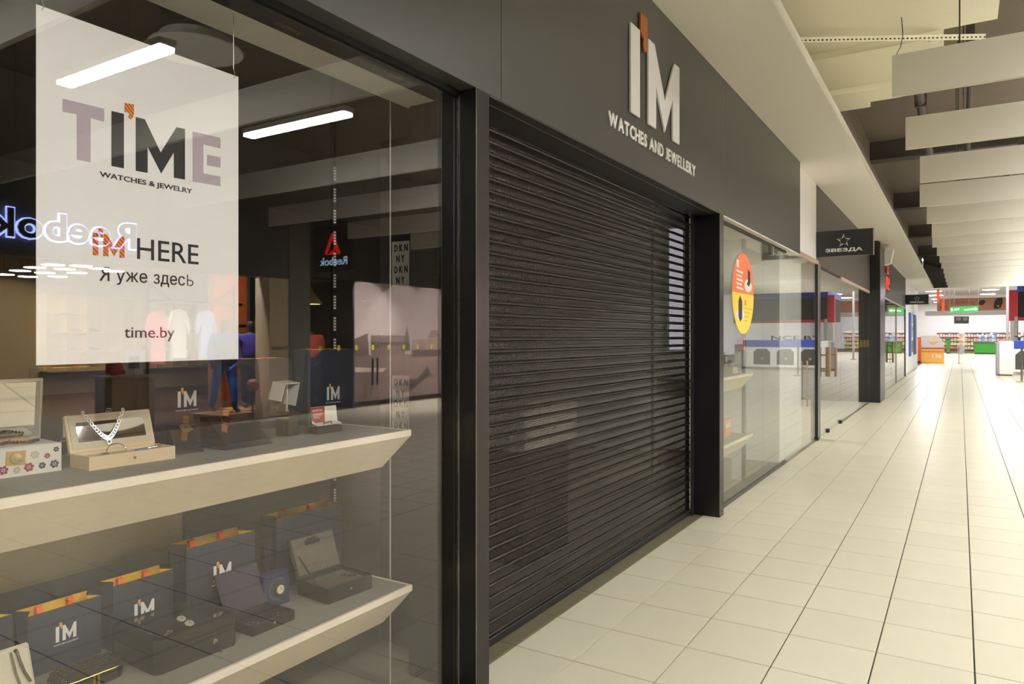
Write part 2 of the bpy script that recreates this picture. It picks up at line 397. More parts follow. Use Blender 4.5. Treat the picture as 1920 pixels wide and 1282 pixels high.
# ---- sign on the fascia
sg = thing('shop_sign', 'raised white letters with a bronze apostrophe on the charcoal fascia', 'sign', onx(1210, 200, XP))
p_i = onx(1178.5, 210, XP); p_it = onx(1178.5, 42, XP); p_r = onx(1270, 268, XP)
hh = p_it.z - p_i.z
Ms = frame('+X', (XP + .004, p_i.y, p_i.z))
wsc = (p_r.y - p_i.y) / 1.29 / hh
Ms = Ms @ Matrix.Diagonal((wsc, 1, 1, 1))
im_logo(Ms, hh, .012, M_LOGOW, M_APOSB, sg)
t0 = onx(1139, 231, XP); t1 = onx(1302, 325, XP); t0b = onx(1139, 209, XP)
string = 'WATCHES AND JEWELLERY'
tw = t1.y - t0.y; th = .083; zt = 2.735
tm = text_mesh(string, .02, .1)
# single letters, each a part
adv = []; x = 0
for ch in string:
    if ch == ' ': x += .3; adv.append(None); continue
    q = text_mesh(ch, .025, .1); adv.append((x, q[3] - q[2])); x += q[3] - q[2] + .11
tot = x - .11
for ch, ad in zip(string, adv):
    if ad is None: continue
    text('letter', ch, frame('+X', (XP + .002, t0.y + ad[0] / tot * tw, zt)), ad[1] / tot * tw, th, .008, M_LOGOW, sg, .025)

# ---- interior seen through the shutter
bx = thing('display_counter', 'pale counter box dimly seen through the shutter holes', 'counter', (-2.6, 3.6, 0))
a = onx(985, 768, -2.4); b = onx(1083, 850, -2.4); c = onx(985, 850, -2.4)
MB().bbox(-2.8, -2.45, a.y + .05, b.y - .05, 0, c.z, .01).build('pedestal', M_BLACKM, bx)
MB().bbox(-2.85, -2.4, a.y, b.y, c.z, a.z, .01).build('body', mat('counter_pale', (246, 242, 228), .6), bx)
MB().bbox(-2.87, -2.38, a.y - .02, a.y + (b.y - a.y) * .45, a.z, a.z + .05, .008).build('top_tray', mat('counter_top', (190, 180, 160), .5), bx)
a = ony(1256, 430, 9.1); b = ony(1281, 655, 9.1)
pn = thing('lit_panel', 'bright upright light panel glowing behind the far end of the shutter', 'panel', ((a.x + b.x) / 2, 9.08, b.z))
MB().bbox(a.x - .04, b.x + .04, 9.085, 9.12, b.z - .04, a.z + .04, .004).build('panel_frame', M_WHITE, pn)
MB().box(a.x, b.x, 9.078, 9.088, b.z, a.z).build('light_sheet', emis('panel_glow', (235, 235, 245), .9), pn)
st = thing('slotted_standard', 'slotted steel wall standard behind the shutter', 'standard', (-2.5, 6.3, 0))
q = ony(1223, 640, 6.6); bb = MB()
bb.box(q.x - .013, q.x + .013, 6.6, 6.62, 0, 2.9).build('rail', M_STEEL, st)

# ================================================================== NEAR WINDOW DISPLAY
Z1, Z2, XSH = 1.128, .475, -1.96
def wedge_shelf(name, label, xf, y0, y1, z, depth, grp):
    t = thing(name, label, 'shelf', (xf - .1, (y0 + y1) / 2, z - .16), grp)
    xb = xf - depth
    MB().bbox(xb, xf - .012, y0, y1 - .012, z - .022, z, .001).build('top_board', M_SHELFTOP, t)
    b = MB(); b.box(xf - .012, xf, y0, y1, z - .024, z + .001); b.box(xb, xf - .012, y1 - .012, y1, z - .024, z + .001)
    b.build('front_edge', M_SHELFW, t)
    b = MB(); zt_, zb_ = z - .024, z - .155; xi = xf - .10; yi = y1 - .07
    b.add([(xf - .001, y0, zt_), (xf - .001, y1 - .001, zt_), (xi, yi, zb_), (xi, y0, zb_), (xb, y0, zt_), (xb, y1 - .001, zt_), (xb, yi, zb_), (xb, y0, zb_)],
          [(0, 3, 2, 1), (1, 2, 6, 5), (2, 3, 7, 6), (0, 4, 7, 3), (4, 5, 6, 7)])
    b.build('slanted_apron', M_SHELF, t)
    return t
wedge_shelf('display_shelf', 'upper pale wood wedge-edged shelf in the near display window', XSH, -.6, 2.346, Z1, .58, None)
wedge_shelf('display_shelf', 'lower pale wood wedge-edged shelf in the near display window', XSH, -.6, 2.353, Z2, .58, None)
# slotted upright and glass fin at the end of the shelves
up = thing('slotted_upright', 'slim steel upright with light painted in its slots behind the near shelves', 'upright', (-2.58, 2.3, 0))
pu = onx(627, 500, -2.6)
MB().box(-2.62, -2.6, pu.y - .009, pu.y - .005, 0, 2.95).build('rail', M_CHROME, up)
MB().box(-2.62, -2.602, pu.y - .005, pu.y + .011, 0, 2.95).build('rail', M_BLACKM, up)
b = MB(); z = .5
while z < 2.3:
    for k in range(5): b.box(-2.602, -2.598, pu.y - .004, pu.y + .009, z + k * .014, z + k * .014 + .009)
    z += .105
b.build('slot_row', mat('slot_light_paint', (250, 248, 240), .5, metal=0.), up)['kind'] = 'stuff'  # white bars painted as the light showing through the slots
fin = thing('glass_fin', 'clear upright glass panel closing the end of the near shelves', 'glass panel', (-2.3, 2.375, 0))
MB().box(-2.55, -2.103, 2.37, 2.378, .0, 2.54).build('pane', glass('fin_glass', ior=1.3), fin)
MB().box(-2.102, -2.099, 2.3705, 2.3765, .0, 2.54).build('polished_edge', mat('fin_edge', (225, 228, 215), .15, metal=.4), fin)

# ---- hanging poster
XPO = -1.945
pc = [onx(68, 13, XPO), onx(447, 140, XPO), onx(447, 672, XPO), onx(68, 686, XPO)]
py0, py1 = pc[0].y, pc[1].y; pz1 = (pc[0].z + pc[1].z) / 2; pz0 = (pc[2].z + pc[3].z) / 2
po = thing('poster', 'white hanging poster with large time lettering in the near display window', 'poster', (XPO, (py0 + py1) / 2, pz0))
MB().box(XPO - .002, XPO, py0, py1, pz0, pz1).build('sheet', M_PAPER, po)
XT = XPO + .0002
def pp(u, v): return onx(u, v, XT)
def ppoly(name, pts, m):
    q = [pp(*p) for p in pts]
    b = MB(); b.prism([(p.y, p.z) for p in q], XT, XT + .0012, 'yzx'); return b.build(name, m, po)
ptT = [(117.5, 185), (195, 204), (195, 228), (169.5, 221), (169.5, 304), (144, 299), (144, 214), (117.5, 209)]
ppoly('letter', ptT, M_MAUVE)
ppoly('letter', [(209, 208), (232, 213.5), (232, 315.5), (209, 311)], M_INK)
ppoly('letter', [(254.5, 219.5), (271, 223.5), (301, 286), (331, 238.5), (346.5, 242), (346.5, 336.5), (326, 333), (326, 285), (302, 325), (276.5, 275), (276.5, 324), (254.5, 320)], M_INK)
ppoly('letter', [(361.5, 246.5), (413, 258.5), (413, 278), (381, 270.5), (381, 325), (413, 331), (413, 349), (361.5, 340)], M_MAUVE)
ppoly('letter', [(388.5, 290), (413, 295), (413, 314), (388.5, 309.5)], M_MAUVE)
ppoly('apostrophe', [(233.5, 193), (250.5, 196), (251, 213), (248, 222), (246, 223.5), (240.5, 219.5), (243, 212), (233.5, 209.5)], M_ZIG)
def ptext(s, u0, vt, vb, u1, m, bold=0.):
    a = pp(u0, vb); c = pp(u0, vt); e = pp(u1, vb)
    text('print', s, frame('+X', (XT, a.y, a.z)), e.y - a.y, c.z - a.z, .0012, m, po, bold)
ptext('WATCHES & JEWELRY', 187, 321, 334, 360, M_INK, .012)
a = pp(174, 478); c = pp(174, 436)
im_logo(frame('+X', (XT, a.y, a.z)) @ Matrix.Diagonal(((pp(233, 480).y - a.y) / 1.29 / (c.z - a.z), 1, 1, 1)), c.z - a.z, .0012, M_ZIG, M_ZIG, po)
ptext('HERE', 257, 446, 485, 372, M_INK, 0.)
a = pp(205, 527); c = pp(205, 501)
text('print', 'R', frame('+X', (XT, a.y, a.z)) @ Matrix.Diagonal((-1, 1, 1, 1)), a.y - pp(186, 527).y, c.z - a.z, .0012, M_INK, po, 0.)
ptext('уже', 218, 508, 533.5, 276, M_INK, 0.); ptext('здес', 288, 513.5, 536.5, 346.5, M_INK, 0.)
def pstroke(pts):
    MB().tube([pp(*q) + Vector((.0004, 0, 0)) for q in pts], .0016, 6).build('print', M_INK, po)
pstroke([(351.5, 515), (351.5, 534.5), (357, 535.5), (360.5, 534), (361.8, 530.5), (360.5, 527), (357, 525.5), (351.5, 525)])
ptext('time.by', 233, 612, 640, 327, M_INK, 0.)
for u, v in ((79, 15), (439, 136)):
    q = onx(u, v, XPO)
    b = MB(); b.tube([(XPO - .001, q.y, min(q.z, pz1 - .006) - .004), (XPO + .003, q.y + .002, pz1 - .002), (XPO - .001, q.y + .001, pz1 + .014), (XPO - .003, q.y, pz1 + .02), (XPO - .003, q.y, ZB - .02)], .0011, 6)
    b.build('hook', M_STEEL, po)

# ---- shopping bags
def bag(loc, w, h, d, label, rot=0., logo=True, lz=.34, ls=.2, grp='navy paper gift bags in the near display window'):
    M = shop_frame(loc, rot); t = thing('gift_bag', label, 'bag', loc, grp)
    g = .3 * d
    MB(M).quad((-w / 2, 0, 0), (w / 2, 0, 0), (w / 2, 0, h), (-w / 2, 0, h)).build('front_panel', M_NAVY, t)
    MB(M).quad((w / 2, d, 0), (-w / 2, d, 0), (-w / 2, d, h), (w / 2, d, h)).build('back_panel', M_NAVY, t)
    for sx in (-1, 1):
        x = sx * w / 2; xi = sx * (w / 2 - g); bs = MB(M)
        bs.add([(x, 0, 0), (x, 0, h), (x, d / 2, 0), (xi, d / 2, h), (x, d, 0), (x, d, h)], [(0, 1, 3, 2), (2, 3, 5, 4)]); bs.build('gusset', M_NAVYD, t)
    MB(M).quad((-w / 2, 0, .0005), (w / 2, 0, .0005), (w / 2, d, .0005), (-w / 2, d, .0005)).build('bottom', M_NAVYD, t)
    e = .0012; li = MB(M)
    li.quad((-w / 2 + e, d - e, .01), (w / 2 - e, d - e, .01), (w / 2 - e, d - e, h - .0005), (-w / 2 + e, d - e, h - .0005))
    li.quad((-w / 2 + e, e, .01), (w / 2 - e, e, .01), (w / 2 - e, e, h - .0005), (-w / 2 + e, e, h - .0005))
    for sx in (-1, 1):
        x = sx * (w / 2 - e); xi = sx * (w / 2 - g - e)
        li.add([(x, e, .01), (x, e, h - .0005), (x, d / 2, .01), (xi, d / 2, h - .0005), (x, d - e, .01), (x, d - e, h - .0005)], [(0, 1, 3, 2), (2, 3, 5, 4)])
    li.build('lining', M_YELLOW, t)
    for fx in (-.26, .17):
        b = MB(M); x = fx * w; r = .085 * w
        pr = [(d - .003, h - .055), (d - .004, h - .02), (d - .010, h + .002), (d - .022, h - .004), (d - .03, h - .03), (d - .034, h - .06)]
        n = len(pr); b.add([(x, y, z) for y, z in pr] + [(x + r, y, z) for y, z in pr], [(i, i + 1, n + i + 1, n + i) for i in range(n - 1)])
        b.build('ribbon_handle', M_ORANGE, t)
    if logo:
        L = M @ Matrix(((1, 0, 0, 0), (0, 0, -1, 0), (0, 1, 0, 0), (0, 0, 0, 1)))
        s = h * ls; x0 = -.645 * s + .0 * w
        im_logo(L @ Matrix.Translation((x0, h * lz, .0004)), s, .0008, M_LOGO, M_APOS, t)
        text('wordmark', 'WATCHES & JEWELRY', L @ Matrix.Translation((x0 - .14 * s, h * lz - .27 * s, .0004)), 1.57 * s, .12 * s, .0008, M_LOGO, t)
    return t
def bag_at(ul, vl, ur, X, h, d, label, zs, **k):
    a = onx(ul, vl, X); c = onx(ur, vl, X)
    return bag((X, (a.y + c.y) / 2, zs), abs(c.y - a.y), h, d, label, **k)
bag_at(52, 1155, 190, -2.41, .192, .085, 'navy gift bag behind the studded pouch on the lower shelf', Z2, lz=.44, ls=.25)
bag_at(-130, 1126, 23, -2.41, .215, .085, 'navy gift bag cut off by the picture edge on the lower shelf', Z2)
bag_at(212, 1099, 325, -2.38, .219, .085, 'navy gift bag behind the glass-topped watch case on the lower shelf', Z2, lz=.37, ls=.25)
bag_at(350, 1031, 478, -2.33, .292, .11, 'tallest navy gift bag behind the open plum cufflink box', Z2, lz=.485, ls=.2)
bag_at(518, 1016, 640, -2.40, .292, .1, 'navy gift bag half hidden behind the open grey suede case', Z2, logo=False)
bag_at(80, 748, 196, -2.5, .29, .09, 'navy gift bag behind the cream box with the necklace', Z1, lz=.21, ls=.2)
bag_at(280, 705, 415, -2.44, .32, .1, 'navy gift bag behind the rose gold watch on the upper shelf', Z1, lz=.41, ls=.185)
bag_at(445, 720, 545, -2.5, .30, .09, 'navy gift bag behind the clear acrylic riser', Z1, logo=False)
bag_at(578, 693, 668, -2.43, .335, .1, 'navy gift bag behind the red and white card on the upper shelf', Z1, lz=.31, ls=.18)

# ---- boxes and jewellery
def hinge_box(name, label, cat, loc, rot, w, d, h, lidl, lida, m_out, m_in, m_lid, wall=.008, clasp=M_GOLDY, lidt=.014):
    """open box: body (walls, floor), lid leaning back, clasp"""
    M = shop_frame(loc, rot); t = thing(name, label, cat, loc)
    b = MB(M); b.box(-w / 2, w / 2, 0, wall, 0, h); b.box(-w / 2, w / 2, d - wall, d, 0, h); b.box(-w / 2, -w / 2 + wall, wall, d - wall, 0, h); b.box(w / 2 - wall, w / 2, wall, d - wall, 0, h)
    b.box(-w / 2 + wall, w / 2 - wall, wall, d - wall, 0, .006); b.build('body', m_out, t)
    MB(M).box(-w / 2 + wall, w / 2 - wall, wall, d - wall, .006, h * .78).build('lining', m_in, t)
    ML = M @ Matrix.Translation((0, d - .002, h)) @ Matrix.Rotation(-lida, 4, 'X')
    lid = MB(ML).bbox(-w / 2, w / 2, 0, lidt, 0, lidl, .002).build('lid', m_out, t)
    MB(ML).box(-w / 2 + .008, w / 2 - .008, -.002, .001, .010, lidl - .008).build('lid_lining', m_lid, lid)
    if clasp: MB(M).lathe([(.004, 0), (.004, -.004), (.002, -.005)], 12, (0, 0, h * .55), 'y').build('clasp', clasp, t)
    return t, M, ML
# cream box with mirror lid
a = onz(167.3, 883, Z1); c = onz(328.5, 859, Z1)
cb_w = (c - a).length; cb = ((a + c) / 2); rot = math.atan2(-(c.x - a.x), c.y - a.y)
t, M, ML = hinge_box('jewellery_box', 'open cream jewellery box with mirrored lid on the upper shelf', 'box', (cb.x, cb.y, Z1), rot, cb_w, .115, .04, .118, .33, M_CREAMBOX, M_CREAMLIN, M_CREAMLIN)
MB(ML).box(-cb_w / 2 + .028, cb_w / 2 - .028, -.003, -.0021, .03, .092).build('mirror', M_MIRROR, t)
# necklace hung over the lid
nk = thing('necklace', 'sparkling silver necklace hung over the mirrored cream lid', 'necklace', ML @ Vector((0, -.01, .05)))
ch = MB(ML); gem = MB(ML)
npts = 22
for i in range(npts):
    s = i / (npts - 1) * 2 - 1; x = -.02 + .055 * s * (1 + .12 * s * s); z = .04 + .085 * abs(s) ** 1.7
    r = .0064 - .0024 * abs(s)
    ring = [(x + r * math.cos(w * PI / 5), -.008 - .002 * (1 - abs(s)), z - r * 1.1 + r * 1.2 * math.sin(w * PI / 5)) for w in range(10)]
    ch.tube(ring, .0012, 5, True)
    gem.lathe([(.0004, -.0015), (r * .5, 0), (.0004, .0015)], 6, (x, -.009, z - r * 1.1), 'y')
ch.tube([(-.02 + .006 * math.cos(w * PI / 5), -.011, .022 + .009 * math.sin(w * PI / 5)) for w in range(10)], .0013, 5, True)
gem.lathe([(.0005, -.002), (.004, 0), (.0005, .002)], 8, (-.02, -.012, .022), 'y')
ch.build('chain', mat('bright_silver', (245, 245, 245), .3, metal=.6), nk); gem.build('pendant', mat('crystal', (240, 240, 245), .05, metal=.7), nk)
rw = thing('ring', 'small silver ring clipped on top of the cream lid', 'ring', ML @ Vector((.005, 0, .12)))
MB(ML).tube([(.005 + .008 * math.cos(w * PI / 6), .006, .126 + .006 * math.sin(w * PI / 6)) for w in range(12)], .0022, 6, True).build('band', M_CHROME, rw)
MB(ML).bbox(-.012, .004, -.003, .010, .1185, .1225, .001).build('clip', mat('tan_clip', (198, 150, 100), .5), rw)
bg = thing('bangle', 'thin silver bangle standing in the open cream box', 'bangle', M @ Vector((-.03, .05, .03)))
MB(M).tube([(-.03 + .03 * math.cos(w * PI / 12),   .045 + .008 * math.sin(w * PI / 12), .038 + .026 * math.sin(w * PI / 12)) for w in range(-2, 15)], .0016, 6).build('band', M_CHROME, bg)
sr = thing('stacked_ring', 'silver stacked ring lying at the end of the cream box', 'ring', M @ Vector((-.075, .03, .03)))
for k in range(3):
    MB(M).tube([(-.078 + k * .005 + .008 * math.cos(w * PI / 6), .03 + .004 * math.sin(w * PI / 6), .034 + .008 * math.sin(w * PI / 6)) for w in range(12)], .0012, 5, True).build('band', M_CHROME, sr)
pe = thing('ballpoint_pen', 'blue and silver pen lying in the cream jewellery box', 'pen', M @ Vector((.05, .04, .026)))
MB(M).tube([(.02, .028, .037), (.058, .032, .039)], .0045, 10).build('barrel', mat('pen_blue', (86, 122, 160), .35), pe)
MB(M).tube([(.058, .032, .039), (.094, .036, .041), (.108, .038, .042)], [.0045, .0042, .0015], 10).build('grip', M_CHROME, pe)
# flower box with mirror lid
a = onz(112.8, 881, Z1); w = .26; FH = .082
t, M, ML = hinge_box('jewellery_box', 'white jewellery box with enamel flowers and a raised mirror at the picture edge', 'box', (a.x, a.y - w / 2, Z1), -.06, w, .14, FH, .185, -.1, mat('box_white', (228, 224, 208), .45), M_CREAMLIN, mat('lid_silver', (190, 188, 180), .3), clasp=None)
MB(ML).box(-w / 2 + .02, w / 2 - .022, -.006, -.0022, .015, .176).build('mirror', M_MIRROR, t)
MB(M).box(-w / 2 + .004, w / 2 - .004, .006, .13, FH - .004, FH + .001).build('tray_top', MATS['box_white'], t)
Lf = M @ Matrix(((1, 0, 0, 0), (0, 0, -1, 0), (0, 1, 0, 0), (0, 0, 0, 1)))
MB(Lf).prism([(.012 + x * .025, .052 + y * .021) for x, y in ((-1, -.9), (.9, -1), (1, .9), (-.9, 1))], 0, .003).build('clasp_plate', mat('clasp_tan', (206, 170, 114), .4, metal=.3), t)
MB(Lf).lathe([(.016, .003), (.014, .009), (.005, .011)], 16, (.012, .052, 0), 'z').build('clasp_knob', mat('clasp_pearl', (226, 206, 160), .25, metal=.6), t)
for (x, y, r, c) in ((.116, .064, .0085, (46, 36, 70)), (.092, .048, .0085, (150, 48, 70)), (.111, .022, .013, (52, 40, 90)), (.079, .022, .0105, (60, 50, 80)), (.045, .022, .014, (150, 50, 80)), (.06, .055, .0125, (196, 186, 168)), (.015, .018, .011, (190, 180, 165)), (-.018, .022, .0135, (140, 40, 84)), (-.04, .06, .01, (196, 186, 168))):
    b = MB(Lf)
    for k in range(6):
        w_ = k * PI / 3 + .2; cx, cy = x + .62 * r * math.cos(w_), y + .62 * r * math.sin(w_)
        b.prism([(cx + .32 * r * math.cos(q * PI / 4), cy + .32 * r * math.sin(q * PI / 4)) for q in range(8)], 0, .0012)
    b.prism([(x + .2 * r * math.cos(q * PI / 4), y + .2 * r * math.sin(q * PI / 4)) for q in range(8)], 0, .0014)
    b.build('flower_motif', mat('enamel_%d_%d_%d' % c, c, .35), t)
bw = thing('bead_bracelet', 'dark beaded bracelet lying on the white flower box', 'bracelet', M @ Vector((.05, .04, FH)))
b = MB(M)
for k in range(16):
    b.lathe([(.0005, -.005), (.0035, -.003), (.005, 0), (.0035, .003), (.0005, .005)], 8, (.0 + .0065 * k, .06 + .016 * math.sin(k * .5), FH + .006), 'z')
b.build('bead_row', mat('bead_dark', (84, 74, 58), .4, metal=.3), bw)
sp = thing('leather_strap', 'tan leather watch strap lying before the raised mirror', 'strap', M @ Vector((0, .1, FH)))
MB(M).prism([(-.13, .098), (.072, .098), (.088, .106), (.072, .114), (-.13, .114)], FH + .001, FH + .014).build('band', mat('strap_tan', (206, 160, 116), .6), sp)
MB(M).box(.03, .034, .097, .0985, FH + .003, FH + .012).build('stitching', mat('strap_stitch', (150, 104, 70), .7), sp)

def wedge_stand(name, label, loc, rot, w, d, h, base=.018):
    M = shop_frame(loc, rot); t = thing(name, label, 'display stand', loc)
    b = MB(M); b.prism([(0, 0), (d, 0), (d, h), (d * .72, h), (.012, base), (0, base)], -w / 2, w / 2, 'yzx'); b.build('block', M_LEATHER, t)
    MB(M).bbox(-w / 2 - .006, w / 2 + .006, -.004, d + .004, 0, .008, .002).build('plinth', M_LEATHER, t)
    an = math.atan2(h - base, d * .72 - .012)
    F_ = M @ Matrix.Translation((0, .012, base)) @ Matrix.Rotation(an, 4, 'X')     # local y runs up the slope, z out of it
    return t, M, F_, (d * .72 - .012) / math.cos(an)
def watch(name, label, Fm, y0, r, m_case, m_dial, m_strap, length, grp=None, links=True, sw=.55):
    t = thing(name, label, 'watch', Fm @ Vector((0, y0, .002)), grp)
    MB(Fm).lathe([(r, .001), (r * 1.04, .004), (r, .009), (r * .86, .0095)], 24, (0, y0, 0), 'z').build('case', m_case, t)
    MB(Fm).lathe([(r * .84, .0092), (r * .84, .0099)], 24, (0, y0, 0), 'z').build('dial', m_dial, t)
    hb = MB(Fm); hb.box(-.0006, .0006, y0, y0 + r * .6, .0099, .0106); hb.box(0, r * .45, y0 - .0006, y0 + .0006, .0099, .0106); hb.build('hands', M_INK, t)
    MB(Fm).lathe([(.0022, 0), (.0022, .004)], 8, (r * 1.02, y0, .005), 'x').build('crown', m_case, t)
    b = MB(Fm); w = r * sw
    n = max(2, int(length / .007))
    for sgn in (-1, 1):
        for k in range(n):
            ya = y0 + sgn * (r * .95 + k * length / n); yb = ya + sgn * (length / n * (.82 if links else 1.0))
            b.bbox(-w, w, min(ya, yb), max(ya, yb), .0004, .005 if links else .003, .0008)
    b.build('bracelet' if links else 'strap', m_strap, t)
    return t
a = onz(329, 852, Z1); c = onz(375, 847, Z1)
t, M, Fw, sl = wedge_stand('watch_stand', 'small black wedge stand with the rose gold watch', ((a.x + c.x) / 2, (a.y + c.y) / 2 + .004, Z1), -.3, .085, .095, .085)
watch('wristwatch', 'rose gold link watch on the small black wedge stand', Fw @ Matrix.Translation((.004, .074, 0)) @ Matrix.Rotation(-.25, 4, 'Z'), .0, .0195, M_GOLD, M_DIALD, M_GOLD, .036)
bb2 = thing('chain_bracelet', 'fine gold bead bracelet beside the rose gold watch', 'bracelet', Fw @ Vector((.015, .06, 0)))
b = MB(Fw)
for k in range(24):
    s = k / 23; b.lathe([(.0003, -.0014), (.0016, 0), (.0003, .0014)], 6, (.018 + .018 * math.sin(s * 1.9) , .112 - .09 * s, .003), 'z')
b.build('bead', M_GOLD, bb2)
a = onz(422, 844, Z1); c = onz(494, 834, Z1)
t, M, Fw, sl = wedge_stand('watch_stand', 'wide black wedge stand with the brown strap watch', ((a.x + c.x) / 2, (a.y + c.y) / 2 + .02, Z1), .0, .185, .15, .105)
watch('wristwatch', 'slim gold watch with brown strap on the wide black stand', Fw @ Matrix.Translation((-.035, .105, 0)) @ Matrix.Rotation(-.55, 4, 'Z'), .0, .019, M_GOLD, mat('dial_black', (28, 26, 26), .2), M_BROWNL, .04, links=False)
# acrylic riser: dark block, side wings and the bridge ring-holder
a = onz(546, 819, Z1)
t = thing('acrylic_riser', 'dark block riser with a clear acrylic bridge on the upper shelf', 'display stand', (a.x, a.y, Z1))
M = shop_frame((a.x - .015, a.y + .028, Z1), .2)
MB(M).bbox(-.032, .032, 0, .064, 0, .095, .002).build('block', mat('riser_brown', (58, 48, 40), .5), t)
m_ac = mat('acrylic', (206, 200, 190), .25, spec=.6)
MB(M).add([(-.07, -.006, .0), (-.036, .02, .0), (-.036, .02, .06), (-.07, -.006, .075)], [(0, 1, 2, 3)]).build('wing', m_ac, t)
MB(M).add([(.036, .02, .01), (.048, .03, .01), (.048, .03, .06), (.036, .02, .065)], [(0, 1, 2, 3)]).build('wing', m_ac, t)
MA = M @ Matrix.Translation((-.01, .03, .187)) @ Matrix.Rotation(.5, 4, 'Y')
b = MB(M); z0, z1 = .145, .205
fr = [(-.047, z1 - .002), (.047, z1 + .004)]
b2 = MB(M)
b2.add([(-.055, .0, .206), (.036, 0, .206), (.036, .06, .214), (-.055, .06, .214), (-.055, .0, .209), (.036, 0, .209), (.036, .06, .217), (-.055, .06, .217)],
       [(0, 3, 2, 1), (4, 5, 6, 7), (0, 1, 5, 4), (1, 2, 6, 5), (2, 3, 7, 6), (3, 0, 4, 7)])
b2.build('bridge_top', m_ac, t)
for x, dx, zl in ((-.055, -.026, .142), (.033, -.026, .118)):
    b3 = MB(M); b3.add([(x, 0, .208), (x, .06, .215), (x + dx, .06, zl + .007), (x + dx, 0, zl), (x + .003, 0, .208), (x + .003, .06, .215), (x + dx + .003, .06, zl + .007), (x + dx + .003, 0, zl)],
                       [(0, 1, 2, 3), (4, 7, 6, 5), (0, 4, 5, 1), (1, 5, 6, 2), (2, 6, 7, 3), (3, 7, 4, 0)]); b3.build('bridge_leg', m_ac, t)
MB(M).box(.006, .012, .04, .046, .094, .212).build('bridge_post', m_ac, t)
er = thing('crystal_cufflink', 'silver crystal cufflinks lying on the dark riser block', 'cufflinks', M @ Vector((.01, .02, .095)))
for k, (x, y) in enumerate(((-.012, .018), (.012, .02))):
    b = MB(M); b.lathe([(.006, 0), (.006, .004), (.003, .005)], 10, (x, y, .0955), 'z'); b.build('head', M_CHROME, er)
    MB(M).tube([(x, y, .0985), (x + .006, y + .004, .106)], .0016, 6).build('post', M_CHROME, er)
# red / white card box
a = onz(587, 815, Z1); c = onz(655, 812, Z1)
M = shop_frame(((a.x + c.x) / 2 - .03, (a.y + c.y) / 2 + .022, Z1), -.05); t = thing('gift_card_box', 'small open box with a red and white printed card on the upper shelf', 'box', ((a.x + c.x) / 2, (a.y + c.y) / 2, Z1))
MB(M).bbox(-.065, .065, 0, .05, 0, .026, .002).build('body', mat('card_box_brown', (60, 46, 38), .6), t)
MB(M).add([(-.07, -.006, .034), (.058, -.006, .034), (.066, .03, .04), (-.066, .03, .04), (-.07, -.006, .0365), (.058, -.006, .0365), (.066, .03, .0425), (-.066, .03, .0425)], [(0, 3, 2, 1), (4, 5, 6, 7), (0, 1, 5, 4), (1, 2, 6, 5), (2, 3, 7, 6), (3, 0, 4, 7)]).build('flap', mat('card_white', (232, 226, 208), .7), t)
MC = M @ Matrix.Translation((0, .03, .042)) @ Matrix.Rotation(-.15, 4, 'X')
MB(MC).box(-.066, .066, 0, .0015, 0, .065).build('card', MATS['card_white'], t)
Lc = MC @ Matrix(((1, 0, 0, 0), (0, 0, -1, 0), (0, 1, 0, 0), (0, 0, 0, 1)))
MB(Lc).prism([(-.066, .012), (-.05, 0), (-.002, 0), (.004, .064), (-.066, .064)], .0002, .001).build('red_print', M_RED, t)
text('print', 'BOSTON', Lc @ Matrix.Translation((-.058, .046, .001)), .05, .009, .0005, M_LOGO, t, .01)
for k in range(3): MB(Lc).box(-.058, -.058 + .048 - .008 * k, .034 - .007 * k, .036 - .007 * k, .001, .0014).build('print_line', M_LOGO, t)
gl = thing('money_clip', 'dark metal clip resting on the flap of the red card box', 'clip', M @ Vector((-.02, -.004, .04)))
MB(M).tube([(-.04, -.006, .0385), (-.036, -.008, .046), (0, -.008, .048), (.004, -.006, .0385)], .0024, 6).build('wire', M_BRONZE, gl)

# lower shelf: open white case at the picture edge, studded pouch, glass-topped case, cufflink box, clock stand, suede case
a = onz(40, 1300, Z2)
t = thing('jewellery_case', 'open cream travel case with a hanging hook cut off at the picture edge', 'case', (a.x, a.y, Z2))
M = shop_frame((-2.2, a.y - .08, Z2), 0.)
MB(M).bbox(-.12, .10, 0, .1, 0, .03, .006).build('body', M_CREAMLIN, t)
ML = M @ Matrix.Translation((0, .08, .028)) @ Matrix.Rotation(-.35, 4, 'X')
lidp = MB(ML).bbox(-.12, .095, 0, .01, 0, .13, .006).build('lid', mat('case_cream', (214, 206, 176), .6), t)
MB(ML).tube([(.06, -.004, .115), (.062, -.006, .09), (.07, -.006, .05), (.082, -.004, .02)], .004, 8).build('hook', mat('hook_brass', (120, 100, 66), .4, metal=.6), lidp)
MB(ML).tube([(.045, -.004, .115), (.048, -.006, .06), (.055, -.004, .02)], .003, 8).build('strap', mat('strap_olive', (120, 108, 74), .7), lidp)
MB(ML).lathe([(.005, -.003), (.005, .001)], 10, (.058, 0, .116), 'y').build('rivet', M_BRONZE, lidp)

